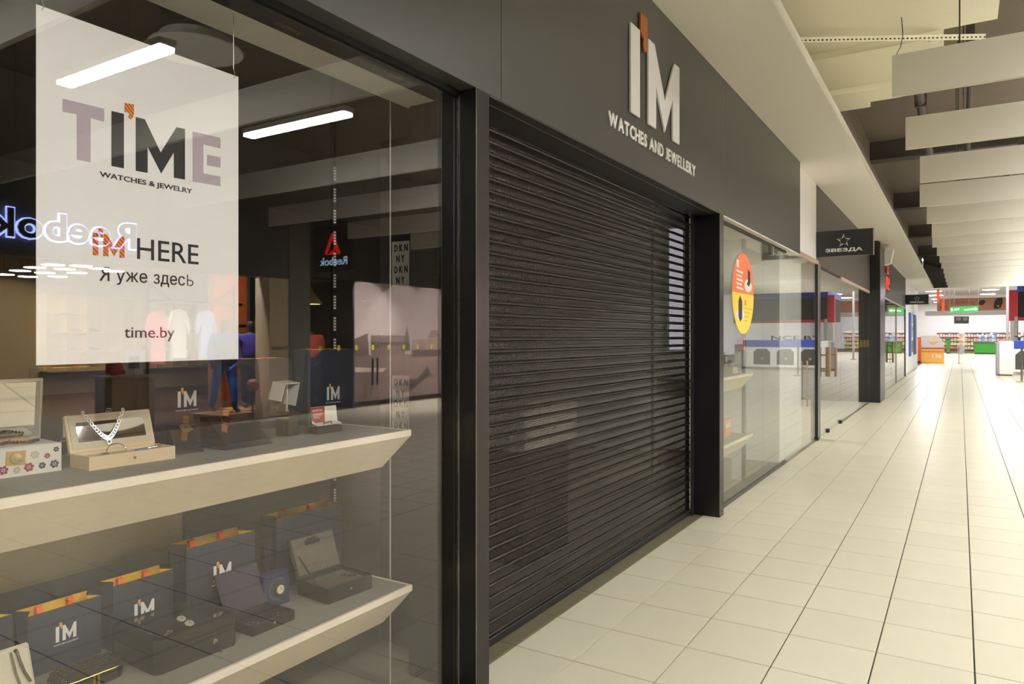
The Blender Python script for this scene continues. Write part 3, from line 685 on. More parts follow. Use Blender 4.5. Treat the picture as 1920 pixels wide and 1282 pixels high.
a = onz(245, 1262, Z2); b_ = onz(90, 1300, Z2)
pl = thing('studded_pouch', 'black zipped pouch with a gold-studded woven top on the lower shelf', 'pouch', (a.x, a.y - .1, Z2))
M = shop_frame((a.x - .005, a.y - .105, Z2), -.02)
def rrect(x0, x1, y0, y1, r, n=6):
    o = []
    for cx, cy, s in ((x1 - r, y0 + r, -PI / 2), (x1 - r, y1 - r, 0), (x0 + r, y1 - r, PI / 2), (x0 + r, y0 + r, PI)):
        o += [(cx + r * math.cos(s + q * PI / 2 / n), cy + r * math.sin(s + q * PI / 2 / n)) for q in range(n + 1)]
    return o
PW, PD = .2, .105
MB(M).prism(rrect(-PW / 2, PW / 2, 0, PD, .045), 0, .034).build('body', M_LEATHER, pl)
MB(M).prism(rrect(-PW / 2 + .003, PW / 2 - .003, .003, PD - .003, .042), .034, .05).build('top', mat('pouch_top', (40, 37, 33), .6, bump=.6, scale=50), pl)
MB(M).tube([(x, y, .036) for x, y in rrect(-PW / 2 - .0005, PW / 2 + .0005, -.0005, PD + .0005, .045)], .0016, 6, True).build('zip', M_GOLDY, pl)
sb = MB(M)
for i in range(11):
    for j in range(5):
        x, y = -.085 + i * .017, .014 + j * .019 + (.0095 if i % 2 else 0)
        if y < PD - .012: sb.box(x - .0035, x + .0035, y - .0014, y + .0014, .05, .0515)
sb.build('stud', M_GOLDY, pl)
for x in (-.006, .007):
    MB(M).prism([(x - .0035, .036), (x + .0035, .036), (x + .005, .006), (x - .003, .006)], -.006, -.0035, 'xzy').build('zip_pull', M_GOLDY, pl)

# glass-topped watch case
a = onz(300, 1266, Z2); c = onz(449, 1210, Z2)
M = shop_frame(((a.x + c.x) / 2 - .008, (a.y + c.y) / 2 - .002, Z2), math.atan2(-(c.x - a.x), c.y - a.y) * .3)
wc = thing('watch_case', 'black leather watch case with a glass lid and tasselled key', 'case', ((a.x + c.x) / 2, (a.y + c.y) / 2, Z2))
CW, CD, CH = .29, .262, .106
def octo(w, d, k): return [(-w / 2 + k, 0), (w / 2 - k, 0), (w / 2, k), (w / 2, d - k), (w / 2 - k, d), (-w / 2 + k, d), (-w / 2, d - k), (-w / 2, k)]
MB(M).prism(octo(CW, CD, .016), 0, .058).build('body', M_LEATHER, wc)
lidw = MB(M); oo = octo(CW, CD, .016); ii = [(x * .86, CD / 2 + (y - CD / 2) * .82) for x, y in octo(CW, CD, .006)]
n = 8
lidw.add([(x, y, .0595) for x, y in oo] + [(x, y, CH) for x, y in oo] + [(x, y, CH + .001) for x, y in ii] + [(x, y, .064) for x, y in ii],
         [(i, (i + 1) % n, n + (i + 1) % n, n + i) for i in range(n)] + [(n + i, n + (i + 1) % n, 2 * n + (i + 1) % n, 2 * n + i) for i in range(n)] + [(2 * n + i, 2 * n + (i + 1) % n, 3 * n + (i + 1) % n, 3 * n + i) for i in range(n)])
lw = lidw.build('lid', M_LEATHER, wc)
MB(M).prism(ii, CH - .001, CH + .001).build('glass_lid', glass('lid_glass', ior=1.5), lw)
MB(M).prism([(x, y) for x, y in ii], .06, .068).build('cushion', mat('case_cushion', (34, 32, 34), .9), wc)
MB(M).lathe([(.009, 0), (.009, -.004), (.004, -.006)], 14, (.055, 0, .04), 'y').build('lock', M_STEEL, wc)
MB(M).tube([(.055, -.006, .04), (.058, -.012, .026), (.066, -.014, .006), (.07, -.016, .003)], .0022, 6).build('tassel', mat('tassel_navy', (30, 32, 50), .8), wc)
for k, (x, y, md, lab) in enumerate(((.05, .185, M_DIAL, 'rear steel watch under the glass lid of the watch case'), (.042, .125, M_DIAL, 'front steel watch under the glass lid of the watch case'), (-.05, .085, M_BROWNL, 'brown faced watch lying under the glass lid'), (-.1, .12, M_DIAL, 'pale watch in the corner under the glass lid'))):
    watch('wristwatch', lab, M @ Matrix.Translation((x, y, .068)) @ Matrix.Rotation(.35, 4, 'X') @ Matrix.Rotation(-.5, 4, 'Z'), .0, .0175, M_CHROME, md, M_CHROME, .016)
ky = thing('silver_charm', 'small silver charm lying between the watch case and the cufflink box', 'charm', onz(459, 1187, Z2))
q = onz(459, 1187, Z2); MB().tube([(q.x, q.y - .012, Z2 + .004), (q.x - .004, q.y, Z2 + .008), (q.x, q.y + .01, Z2 + .004)], .003, 6).build('body', M_CHROME, ky)

# plum cufflink box
a = onz(474, 1196, Z2); c = onz(555, 1160, Z2)
t, M, ML = hinge_box('cufflink_box', 'open black cufflink box lined with plum velvet', 'box', ((a.x + c.x) / 2 - .004, (a.y + c.y) / 2, Z2), 0., .185, .15, .036, .155, .42, M_LEATHER, mat('plum_dark', (44, 38, 48), .9), M_VELVETP, clasp=M_STEEL)
for k, (x, y, mm, lab) in enumerate(((-.06, .04, M_GOLDY, 'gold square cufflink in the plum lined box'), (-.068, .062, M_CHROME, 'silver bar cufflink at the corner of the plum lined box'), (-.052, .02, M_CHROME, 'silver cufflink nearest the lock of the plum lined box'), (.005, .075, M_CHROME, 'silver cufflink near the hinge of the plum lined box'), (.048, .04, M_CHROME, 'silver tie clip in the plum lined box'), (.035, .02, M_GOLD, 'small copper cufflink in the plum lined box'))):
    cu = thing('cufflink', lab, 'cufflink', M @ Vector((x, y, .024)), 'cufflinks in the plum lined box')
    MB(M @ Matrix.Translation((x, y, .0225)) @ Matrix.Rotation(.5 + k, 4, 'Z')).bbox(-.006, .006, -.005, .005, .006, .010, .001).build('head', mm, cu)
    MB(M).tube([(x, y, .0225), (x, y, .03)], .0018, 6).build('post', M_CHROME, cu)
    MB(M @ Matrix.Translation((x, y, .0225)) @ Matrix.Rotation(1.2 + k, 4, 'Z')).bbox(-.007, .007, -.002, .002, 0, .003, .0008).build('toggle', M_CHROME, cu)
# navy display with round window and watch
a = onz(550, 1131, Z2)
M = shop_frame((a.x - .03, a.y - .055, Z2), 0.)
cl = thing('round_watch_display', 'navy upright display board with a ringed cream watch', 'display stand', (a.x - .03, a.y - .055, Z2))
MB(M).bbox(-.062, .062, 0, .05, 0, .128, .002).build('board', mat('navy_board', (48, 52, 86), .6), cl)
Lf = M @ Matrix(((1, 0, 0, 0), (0, 0, -1, 0), (0, 1, 0, 0), (0, 0, 0, 1)))
MB(Lf).tube([(.005 + .04 * math.cos(w * PI / 16), .068 + .04 * math.sin(w * PI / 16), .001) for w in range(32)], .0015, 6, True).build('ring', M_STEEL, cl)
watch('wristwatch', 'cream dial gold watch inside the ring of the navy display', Lf @ Matrix.Translation((.01, .065, .001)), 0., .02, M_GOLDY, M_DIAL, mat('strap_dark', (60, 50, 40), .6), .012, links=False)
# grey suede case
a = onz(617, 1133, Z2); c = onz(699, 1102, Z2)
t, M, ML = hinge_box('jewellery_case', 'open grey suede lined case with a pocketed lid on the lower shelf', 'case', ((a.x + c.x) / 2, (a.y + c.y) / 2 - .004, Z2), math.atan2(-(c.x - a.x), c.y - a.y), .228, .19, .06, .165, .38, M_LEATHER, M_SUEDE, M_SUEDE, clasp=M_STEEL)
b = MB(ML); n = 26
b.add([(-.1 + .2 * i / n, -.006 - .004 * (i % 2), .012) for i in range(n + 1)] + [(-.1 + .2 * i / n, -.004 - .002 * (i % 2), .112) for i in range(n + 1)], [(i, i + 1, n + 2 + i, n + 1 + i) for i in range(n)])
b.build('gathered_pocket', mat('suede_pocket', (118, 108, 98), .9), t)
MB(ML).prism([(-.045, .122), (.03, .122), (.035, .135), (.01, .15), (-.025, .15), (-.045, .138)], -.003, -.0022, 'xzy').build('pocket_opening', M_BLACKM, t)
MB(M).tube([(-.105, .08, .06), (-.107, .13, .10), (-.108, .19, .15)], .003, 6).build('stay_ribbon', M_BLACKM, t)
for k in range(3): MB(M).bbox(-.09, .02, .03 + k * .045, .05 + k * .045, .035, .05, .008).build('ring_roll', mat('suede_roll', (96, 82, 62), .9), t)
watch('wristwatch', 'steel bracelet watch lying in the grey suede case', M @ Matrix.Translation((.06, .085, .048)) @ Matrix.Rotation(.6, 4, 'Z'), 0., .015, M_CHROME, M_DIALD, M_CHROME, .02)
bk = onx(342, 960, -2.6)
bp = thing('back_board', 'pale beige board behind the lower near shelf', 'board', (-2.6, .8, 0))
MB().box(-2.64, -2.6, -.6, bk.y, .70, 1.12).build('panel', mat('back_beige', (196, 186, 150), .7), bp)
MB().box(-2.64, -2.6, bk.y, bk.y + .012, 0, 1.12).build('edge_post', M_BRONZE, bp)
for y in (-.5, .6): MB().box(-2.64, -2.6, y, y + .04, 0, .70).build('leg', M_BLACKM, bp)
# lettered tower behind the shelves
a = ony(712, 450, 2.72); c = ony(775, 450, 2.72)
tw_ = thing('lettered_tower', 'pale display column with repeated dark brand letters behind the shelves', 'display column', ((a.x + c.x) / 2, 2.75, 0))
MB().bbox(a.x, c.x, 2.72, 2.9, 0, 2.5, .003).build('column', mat('tower_dark', (62, 58, 54), .6), tw_)
xl, xr = ony(736, 450, 2.72).x, ony(773.5, 450, 2.72).x
for va, vb in ((452, 536), (704, 812)):
    za = ony(755, va, 2.72).z; zb = ony(755, vb, 2.72).z
    MB().box(xl, xr, 2.716, 2.7195, zb, za).build('print_panel', mat('tower_print', (236, 231, 216), .7), tw_)
    z = za - .05; k = 0
    while z > zb + .005:
        x0 = xl + (.016 if k % 2 == 0 else -.004)
        for q, ch_ in enumerate('DKN' if k % 2 == 0 else 'KNY'):
            if xl < x0 + q * .032 and x0 + q * .032 + .022 < xr + .004:
                text('letter', ch_, frame('-Y', (x0 + q * .032, 2.7155, z)), .021, .034, .001, M_INK, tw_, .03)
        z -= .053; k += 1

# ================================================================== SECOND WINDOW AND GLASS-DOOR SHOP
w2 = struct(thing('window_2', 'second shop window with an oval sticker beyond the shutter', 'window', (XG2, 7.6, 0))); del w2['category']
MB().box(XG2 - .005, XG2 + .005, 6.17, 7.95, .04, 2.525).build('pane', M_GLASS2, w2)
MB().box(XG2 - .005, XG2 + .005, 7.956, 9.1, .04, 2.525).build('pane', M_GLASS2, w2)
MB().box(XG2 - .012, XG2 + .012, 6.17, 8.2, .0, .04).build('kick_rail', M_FASCIA, w2)
MB().box(XG2 - .012, XG2 + .012, 8.21, 9.08, .0, .04).build('kick_rail', M_FASCIA, w2)
MB().box(XG2 - .02, XG2 + .012, 6.17, 9.1, 2.525, 2.55).build('top_rail', M_BLACKM, w2)
sbox('trim_6', -2.1, XP - .001, 6.17, 9.66, ZB - .01, ZB + .001, M_CREAM, label='cream soffit over the second window')
MB().box(XG2 - .03, XG2 + .016, 8.35, 8.42, 2.43, 2.526).build('pane_clamp', M_STEEL, w2)
# oval sticker
st = thing('oval_sticker', 'oval orange and yellow sale sticker on the second window', 'sticker', onx(1391, 624, XG2))
cy_, cz_ = onx(1391.5, 549, XG2 + .006), 0
ry = (onx(1412, 549, XG2).y - onx(1371.5, 549, XG2).y) / 2; cy0 = (onx(1412, 549, XG2).y + onx(1371.5, 549, XG2).y) / 2
zt_, zb_ = onx(1391, 474, XG2).z, onx(1392, 626, XG2).z; rzv = (zt_ - zb_) / 2; cz0 = (zt_ + zb_) / 2
XD = XG2 + .0055
def half(a0, a1): return [(cy0 + ry * math.cos(a0 + (a1 - a0) * q / 24), cz0 + rzv * math.sin(a0 + (a1 - a0) * q / 24)) for q in range(25)]
MB().prism(half(0, PI), XD, XD + .0006, 'yzx').build('upper_half', mat('sticker_orange', (238, 128, 84), .6), st)
MB().prism(half(PI, 2 * PI), XD, XD + .0006, 'yzx').build('lower_half', mat('sticker_yellow', (248, 216, 84), .6), st)
def disc(name, dy, dz, a_, b_, m, x=.0006):
    MB().prism([(cy0 + dy * ry + a_ * ry * math.cos(q * PI / 12), cz0 + dz * rzv + b_ * rzv * math.sin(q * PI / 12)) for q in range(24)], XD + x, XD + x + .0005, 'yzx').build(name, m, st)
disc('white_disc', .45, .22, .35, .16, M_LOGO); disc('white_disc', -.3, -.53, .37, .14, M_LOGO)
def spoly(name, pts, m): MB().prism([(cy0 + x * ry, cz0 + y * rzv) for x, y in pts], XD + .0012, XD + .0017, 'yzx').build(name, m, st)
spoly('phone_print', [(.4, .62), (.42, .32), (.3, .26), (.5, .2), (.66, .3), (.62, .58)], M_INK)
spoly('bottle_print', [(-.45, -.2), (-.3, -.06), (-.12, -.2), (-.12, -.62), (-.3, -.7), (-.45, -.6)], M_INK)
for k in range(5): spoly('print_line', [(-.62, .5 - .1 * k), (-.05 - .1 * (k % 2), .48 - .1 * k), (-.05 - .1 * (k % 2), .53 - .1 * k), (-.62, .55 - .1 * k)], M_LOGO)
for k in range(4): spoly('print_line', [(.1, -.38 - .1 * k), (.78 - .15 * k, -.39 - .1 * k), (.78 - .15 * k, -.35 - .1 * k), (.1, -.34 - .1 * k)], mat('sticker_amber', (240, 170, 60), .6))
spoly('gift_print', [(-.62, .62), (-.42, .6), (-.42, .78), (-.62, .8)], M_LOGO); spoly('gift_print', [(.1, -.28), (.26, -.29), (.26, -.16), (.1, -.15)], MATS['sticker_orange'])
# shelves and goods in the second window
s1 = onx(1412, 699, -1.86); s2 = onx(1412, 812, -1.86)
wedge_shelf('display_shelf', 'upper wedge-edged shelf behind the second window', -1.86, 6.3, s1.y, s1.z, .5, None)
wedge_shelf('display_shelf', 'lower wedge-edged shelf behind the second window', -1.86, 6.3, s2.y, s2.z, .5, None)
for (u, v, z, w, h, rgb, lab) in ((1373, 698, s1.z, .16, .13, (190, 170, 158), 'pinkish carton standing on the upper shelf of the second window'), (1362, 700, s1.z, .09, .22, (128, 116, 98), 'tall grey carton at the back of the second window shelf'), (1379, 700, s1.z, .2, .07, (206, 188, 158), 'flat cream carton at the front of the second window shelf'), (1365, 818, s2.z, .2, .17, (238, 138, 100), 'orange carton on the lower shelf of the second window')):
    p = onz(u, v, z)
    o = thing('carton', lab, 'box', (p.x - .1, p.y, z)); M = shop_frame((p.x, p.y, z))
    MB(M).bbox(-w / 2, w / 2, 0, .1, 0, h, .003).build('body', mat('carton_%d' % rgb[0], rgb, .6), o)
    MB(M).box(-w / 2 + .01, w / 2 - .01, -.001, .0005, h * .55, h * .8).build('label_print', mat('carton_print', (222, 214, 200), .6), o)
p = onz(1380, 850, .0)
bd = thing('display_upright', 'white upright board with a dark edge behind the second window shelves', 'board', (-2.2, 7.6, 0))
for ua, ub, m in ((1372, 1390, M_WHITE), (1391, 1397, M_BLACKM)):
    a = ony(ua, 600, 7.75); c = ony(ub, 600, 7.75); MB().box(a.x, c.x, 7.75, 7.79, 0, 2.9).build('board', m, bd)
tp = thing('card_terminal', 'small orange terminal with a blue screen behind the second window', 'terminal', (-2.2, 7.74, 1.3))
a = ony(1385, 656, 7.745); c = ony(1397, 633, 7.745)
MB().bbox(a.x, c.x, 7.71, 7.7505, a.z, c.z, .004).build('housing', MATS['sticker_orange'], tp)
MB().box(a.x + .02, c.x - .02, 7.707, 7.71, a.z + .05, c.z - .02).build('screen', mat('screen_blue', (120, 140, 200), .3), tp)
# white pillar behind the fixed pane, pane, pull bar
sbox('wall_pillar', -2.35, -1.9, 9.42, 10.75, 0, 2.63, M_WHITE, label='white pillar wall behind the fixed glass pane')
w3 = struct(thing('window_3', 'fixed glass pane in front of the white pillar', 'window', (XG2, 10.2, 0))); del w3['category']
MB().box(XG2 - .005, XG2 + .005, 9.1, 11.28, .02, 2.57).build('pane', M_GLASS2, w3)
MB().box(XG2 - .015, XG2 + .015, 9.1, 11.3, 0, .02).build('bottom_rail', M_STEEL, w3)
MB().bbox(XG2 - .02, XG2 + .035, 9.66, 11.3, 2.575, 2.63, .004).build('top_rail', mat('rail_rose', (212, 184, 168), .4, metal=.4), w3)
q = onx(1508, 720, XG2); zt_, zb_ = onx(1508, 676, XG2).z, onx(1508, 762, XG2).z
pb = thing('pull_bar', 'long flat steel pull bar on the fixed glass pane', 'handle', (XG2 + .03, q.y, zb_))
MB().bbox(XG2 + .03, XG2 + .045, q.y - .02, q.y + .02, zb_, zt_, .004).build('bar', M_STEEL, pb)
for z in (zb_ + .1, zt_ - .1): MB().box(XG2 + .004, XG2 + .03, q.y - .008, q.y + .008, z, z + .02).build('standoff', M_STEEL, pb)
# door frame and glass doors
d1 = struct(thing('door_1', 'frameless glass shop doors with steel pull handles', 'door', (-1.79, 14.5, 0))); del d1['category']
MB().bbox(-1.86, -1.765, 11.28, 11.52, 0, 2.6, .004).build('door_post', M_BLACK, d1)
MB().box(-1.765, -1.76, 11.3, 11.36, .05, 2.58).build('door_post_strip', M_STEEL, d1)
for a, b in ((11.53, 13.75), (13.77, 16.1), (16.12, 18.45)):
    MB().box(-1.795, -1.785, a, b, .015, 2.53).build('pane', M_GLASS2, d1)
MB().bbox(-1.81, -1.77, 13.8, 18.45, 2.52, 2.575, .003).build('top_rail', MATS['rail_rose'], d1)
MB().box(-1.815, -1.775, 11.5, 13.7, 2.54, 2.575).build('top_rail', M_BLACKM, d1)
MB().box(-1.81, -1.77, 13.8, 18.45, 0, .015).build('bottom_rail', M_STEEL, d1)
for u, v in ((1557.5, 811), (1579.5, 794), (1534, 826)):
    q = onz(u, v, 0); MB().bbox(-1.815, -1.76, q.y - .035, q.y + .035, 0, .06, .004).build('floor_patch', M_BLACKM, d1)
for u in (1554.5, 1567):
    q = onx(u, 680, -1.72); zt_, zb_ = onx(u, 651, -1.72).z, onx(u, 706, -1.72).z
    h = MB(); h.tube([(-1.72, q.y, zb_), (-1.72, q.y, zt_)], .022, 10); h.tube([(-1.72, q.y, zb_ + .12), (-1.79, q.y, zb_ + .12)], .012, 8); h.tube([(-1.72, q.y, zt_ - .12), (-1.79, q.y, zt_ - .12)], .012, 8)
    h.build('pull_handle', mat('handle_bronze', (150, 130, 104), .3, metal=1.), d1)
# shop behind the doors
sbox('wall_star_back', -8.4, -8.3, 9.3, 31, 0, 3.6, M_WHITE, label='white back wall of the glass-door shop')
sbox('wall_star_end', -8.4, -1.9, 18.5, 18.7, 0, 3.6, mat('brown_wall', (70, 56, 46), .6), label='dark brown end wall beside the glass doors')
sbox('ceiling_star', -8.4, -1.905, 9.3, 31.2, 3.3, 3.4, M_WHITE, label='white ceiling of the glass-door shop')
for k, (x, y) in enumerate(((-3.2, 11.5), (-3.2, 15), (-5.8, 11.5), (-5.8, 15))):
    o = thing('ceiling_panel', 'square ceiling light panel inside the glass-door shop', 'light', (x, y, 3.29), 'light panels in the glass-door shop')
    MB().bbox(x - .32, x + .32, y - .32, y + .32, 3.285, 3.3, .003).build('frame', M_WHITE, o); MB().box(x - .28, x + .28, y - .28, y + .28, 3.28, 3.284).build('diffuser', emis('panel_light', (255, 250, 240), 40.), o)
ys_ = thing('warning_mark', 'row of small yellow warning marks on the dark end panel', 'marking', (-2.1, 18.49, 1.5))
for k in range(4):
    p = ony(1609 + 6 * k, 644, 18.49); MB().box(p.x - .02, p.x + .02, 18.488, 18.499, p.z - .08, p.z + .08).build('stripe', mat('warning_yellow', (220, 186, 40), .5), ys_)
# second fascia, blade sign
f2 = thing('shop_fascia', 'brown grey fascia above the frameless glass doors', 'fascia', (-1.8, 15, 2.575))
MB().bbox(-1.9, -1.775, 11.2, 18.5, 2.575, ZT - .001, .003).build('fascia_panel', M_FASCIA2, f2)
def star_sign(Y, ul, ur, vt, vb, label):
    a = ony(ul, vb, Y); c = ony(ur, vt, Y); w = c.x - a.x; h = c.z - a.z
    t = thing('blade_sign', label, 'sign', (a.x + w / 2, Y, a.z))
    MB().bbox(-1.775, c.x, Y, Y + .09, a.z, c.z, .004).build('sign_box', mat('sign_black', (24, 25, 30), .35), t)
    MB().box(c.x - .001, c.x + .006, Y - .002, Y + .092, a.z - .004, c.z + .004).build('edge_strip', M_STEEL, t)
    cx, cz = a.x + w * .49, a.z + h * .58; R_ = h * .27
    for k in range(5):
        w0 = PI / 2 + k * 2 * PI / 5
        for sgn in (-1, 1):
            tip = (cx + R_ * math.cos(w0), cz + R_ * math.sin(w0)); inn = (cx + R_ * .42 * math.cos(w0 + sgn * PI / 5), cz + R_ * .42 * math.sin(w0 + sgn * PI / 5)); mid = (cx + R_ * .5 * math.cos(w0 + sgn * .1), cz + R_ * .5 * math.sin(w0 + sgn * .1))
            b = MB(); pl_ = [tip, inn, mid]
            b.prism(pl_ if sgn > 0 else pl_[::-1], Y - .006, Y, 'xzy'); b.build('star_ray', M_LOGO if sgn > 0 else mat('star_grey', (150, 150, 152), .5), t)
    text('lettering', 'ЗВЕЗДА', frame('-Y', (a.x + w * .16, Y, a.z + h * .14)), w * .66, h * .16, .006, M_LOGO, t, .03)
star_sign(11.19, 1531, 1637, 427, 482, 'nearer black blade sign with a silver star and cyrillic lettering')
# black pier, alarm devices, third fascia
pr = struct(MB().bbox(-1.9, -1.56, 18.5, 19.75, 0, ZT - .03, .004).build('trim_7', M_BLACK), 'black lacquered pier beyond the glass doors')
a = onx(1660, 487, -1.56)
sr_ = thing('alarm_siren', 'white wedge alarm siren high on the black pier', 'siren', (-1.53, a.y, a.z))
MB().prism([(-1.555, a.z + .16), (-1.36, a.z + .2), (-1.42, a.z - .12), (-1.555, a.z - .16)], 19.4, 19.75, 'xzy').build('housing', M_WHITE, sr_)
rb = thing('alarm_beacon', 'red beacon box below the white siren', 'beacon', (-1.6, 20.2, 3.0))
p = onx(1663, 503, -1.6); MB().bbox(-1.70, -1.56, p.y - .18, p.y + .18, p.z - .14, p.z + .14, .02).build('lens', mat('beacon_red', (170, 30, 28), .3), rb)
MB().box(-1.777, -1.699, p.y - .2, p.y + .2, p.z - .2, p.z + .2).build('base', M_WHITE, rb)
f3 = thing('shop_fascia', 'far brown grey fascia beyond the black pier', 'fascia', (-1.8, 25, 2.65))
MB().bbox(-1.9, -1.775, 19.75, 31.3, 2.62, ZT - .001, .003).build('fascia_panel', M_FASCIA2, f3)
p = onx(1669, 520, -1.77); q = onx(1680, 530, -1.77)
rs = thing('red_lettering', 'small red script lettering on the far fascia', 'sign', (-1.77, p.y, p.z - .3))
for k in range(2):
    y = 22.5 + k * .6
    MB().tube([(-1.745, y + .22 * math.cos(w * PI / 8), 3.02 + .16 * math.sin(w * PI / 8)) for w in range(14)], .026, 6).build('letter', mat('red_acrylic', (222, 60, 44), .4, emit=(222, 50, 40), estr=.6), rs)
MB().bbox(-1.773, -1.7, 21.4, 21.8, 2.7, 3.15, .02).build('speaker', M_FASCIA, rs)
star_sign(31.2, 1699, 1741, 551.5, 571, 'farther black blade sign with a silver star on the far fascia')
d2 = struct(thing('door_2', 'far glass shop front beyond the black pier', 'door', (-1.79, 25, 0))); del d2['category']
for k in range(5):
    a_ = 19.8 + k * 2.29; MB().box(-1.795, -1.785, a_, a_ + 2.27, .015, 2.6).build('pane', M_GLASS2, d2)
for y in (22.1, 26.6, 31.1): MB().box(-1.81, -1.765, y, y + .06, 0, 2.6).build('mullion', M_STEEL if y < 30 else M_BLACKM, d2)
MB().box(-1.81, -1.77, 19.8, 31.2, 2.58, 2.62).build('top_rail', M_STEEL, d2)
MB().box(-1.81, -1.77, 19.8, 31.2, 0, .015).build('bottom_rail', M_STEEL, d2)
b = MB(); b.tube([(-1.7, 24.2, .75), (-1.7, 24.2, 1.35)], .03, 8); b.tube([(-1.7, 24.2, .85), (-1.79, 24.2, .85)], .015, 6); b.tube([(-1.7, 24.2, 1.25), (-1.79, 24.2, 1.25)], .015, 6); b.build('pull_handle', MATS['handle_bronze'], d2)
# far white wall with poster boards
sbox('wall_far', -2.2, -1.775, 31.3, 40.2, 0, ZT, M_WHITE, label='white wall with poster boards beyond the far fascia')
sbox('baseboard_far', -1.775, -1.76, 31.3, 40.2, 0, .09, mat('base_beige', (206, 196, 176), .5))
for y0_, y1_, m, lab in ((33.2, 34.1, (38, 84, 170), 'blue edged poster board on the far white wall'), (36.6, 38.2, (70, 80, 120), 'second poster board farther along the white wall')):
    t = thing('poster_board', lab, 'poster board', (-1.76, y0_, .75))
    MB().bbox(-1.773, -1.72, y0_, y1_, .72, 2.5, .01).build('board', mat('board_%d' % m[0], m, .5), t)
for k, (y, z) in enumerate(((34.3, 1.9), (34.3, 1.3), (35.4, 2.1), (35.4, 1.5), (35.4, .85))):
    t = thing('notice_sheet', 'pale pinned notice sheet on the far white wall', 'notice', (-1.77, y, z), 'notice sheets on the far white wall')
    MB().box(-1.775, -1.765, y, y + .8, z, z + .5).build('sheet', mat('sheet_%d' % k, ((214, 202, 200), (226, 196, 190), (200, 204, 214), (206, 190, 192), (120, 112, 108))[k], .7), t)
    MB().box(-1.766, -1.763, y + .1, y + .6, z + .3, z + .4).build('print', MATS['board_70'], t)

# ================================================================== CEILING: baffles, lamps, duct
ZBA = 3.40; HBA = .322; BS = 1.87
ends = [1672.4, 1697.7, 1724.8, 1724.4, 1737.5, 1747, 1748, 1756.7, 1761.5, 1765, 1769, 1771, 1773, 1775, 1777]
y_first = onz(1672.4, 181, ZBA).y
for k in range(-4, 15):
    Y = y_first + BS * k if k >= 0 else y_first - .23 + (BS + .1) * k
    x0 = ony(ends[k], 300, Y).x if k >= 0 else -.35
    lab_ = ('pale ceiling baffle, %s from the picture front in the hanging row' % ('first second third fourth fifth sixth seventh eighth ninth tenth eleventh twelfth thirteenth fourteenth fifteenth'.split()[k])) if k >= 0 else 'pale ceiling baffle overhead, seen only reflected in the display window'
    o = thing('ceiling_baffle', lab_, 'ceiling baffle', (x0 + 3, Y, ZBA), 'row of ceiling baffles')
    MB().bbox(x0, 6.4, Y, Y + .045, ZBA, ZBA + HBA, .002).build('board', M_BAFFLE, o)
    for x in (x0 + .45, 3., 6.):
        MB().tube([(x, Y + .02, ZBA + HBA), (x, Y + .02, 4.449 if (Y < 9.5 and x < .6) else 5.3)], .006, 5).build('hanger_rod', M_CEILBEAM, o)
la = rz(466, 257, 3.66); lb = rz(652, 216, 3.66); ly1 = (la.y + lb.y) / 2
m_lamp = emis('lamp_tube', (255, 253, 250), LAMP)
for k in range(-5, 17):
    Y = ly1 + BS * k
    lab_ = {-1: 'linear lamp whose reflection crosses the white poster', 0: 'linear lamp reflected between the poster and the slotted upright'}.get(k, 'white linear ceiling lamp hidden between the baffles')
    o = thing('linear_lamp', lab_, 'lamp', (1.9, Y, 3.66), 'linear lamps between the baffles')
    MB().box(lb.x - .02, la.x + .02, Y - .065, Y + .065, 3.69, 3.74).build('housing', M_WHITE, o)
    MB().box(lb.x, la.x, Y - .06, Y + .06, 3.655, 3.688).build('diffuser', m_lamp, o)
    MB().tube([(1.9, Y, 3.74), (1.9, Y, 5.3)], .006, 5).build('hanger_rod', M_CEILBEAM, o)
# cream sprayed duct
du = thing('air_duct', 'cream sprayed folded duct casing above the first baffle', 'duct', (-.4, 7, 4.4))
ZD = 4.45; b = MB()
strips = [(2.0, 4.6, .62, 0.), (4.6, 6.3, .60, .06), (6.3, 7.3, .50, 0.), (7.3, 8.25, .30, .09), (8.25, 9.0, -.15, .02), (9.0, 9.6, -.45, .1), (9.6, 10.1, -.62, .03), (10.1, 10.5, -1.0, .08)]
for y0_, y1_, xr, dz in strips:
    b.box(-1.495, xr, y0_, y1_, ZD + dz, ZD + .5)
b.build('casing', M_SPRAY, du)
a = onz(1481, 77, ZD - .03); c = onz(1848, 70, ZD - .03)
pt = thing('perforated_strap', 'perforated cream strap running under the sprayed duct', 'strap', (a.x, a.y, ZD - .06))
L_ = (c - a).length; MS = Matrix.Translation((a.x, a.y, 0)) @ Matrix.Rotation(math.atan2(c.y - a.y, c.x - a.x), 4, 'Z'); b = MB(MS); n = 46
for i in range(n): b.box(L_ * i / n, L_ * (i + .5) / n, -.004, .004, ZD - .034, ZD - .018)
b.box(0, L_, -.004, .004, ZD - .018, ZD + .004); b.box(0, L_, -.004, .004, ZD - .05, ZD - .034)
b.build('strap', M_SPRAY, pt)
MB(MS).box(0, L_, .004, .006, ZD - .05, ZD - .002).build('backing', M_BLACKM, pt)  # black strip put in for the shade inside the strap holes
p = onz(1752, 78, ZD - .03)
sm = thing('smoke_detector', 'round white smoke detector under the sprayed duct', 'smoke detector', (p.x, p.y, ZD - .05))
MB().lathe([(.055, 0), (.06, -.012), (.045, -.03), (.02, -.034)], 20, (p.x, p.y, ZD - .0), 'z').build('housing', M_WHITE, sm)
MB().lathe([(.05, -.014), (.05, -.018)], 20, (p.x, p.y, ZD), 'z').build('vent_ring', M_BLACKM, sm)
q = onz(1690, 50, ZD)
wi = thing('loose_wire', 'thin loose wire hanging from the sprayed duct', 'wire', (q.x, q.y, ZD - .2))
e_ = ony(1680, 103, q.y + .4)
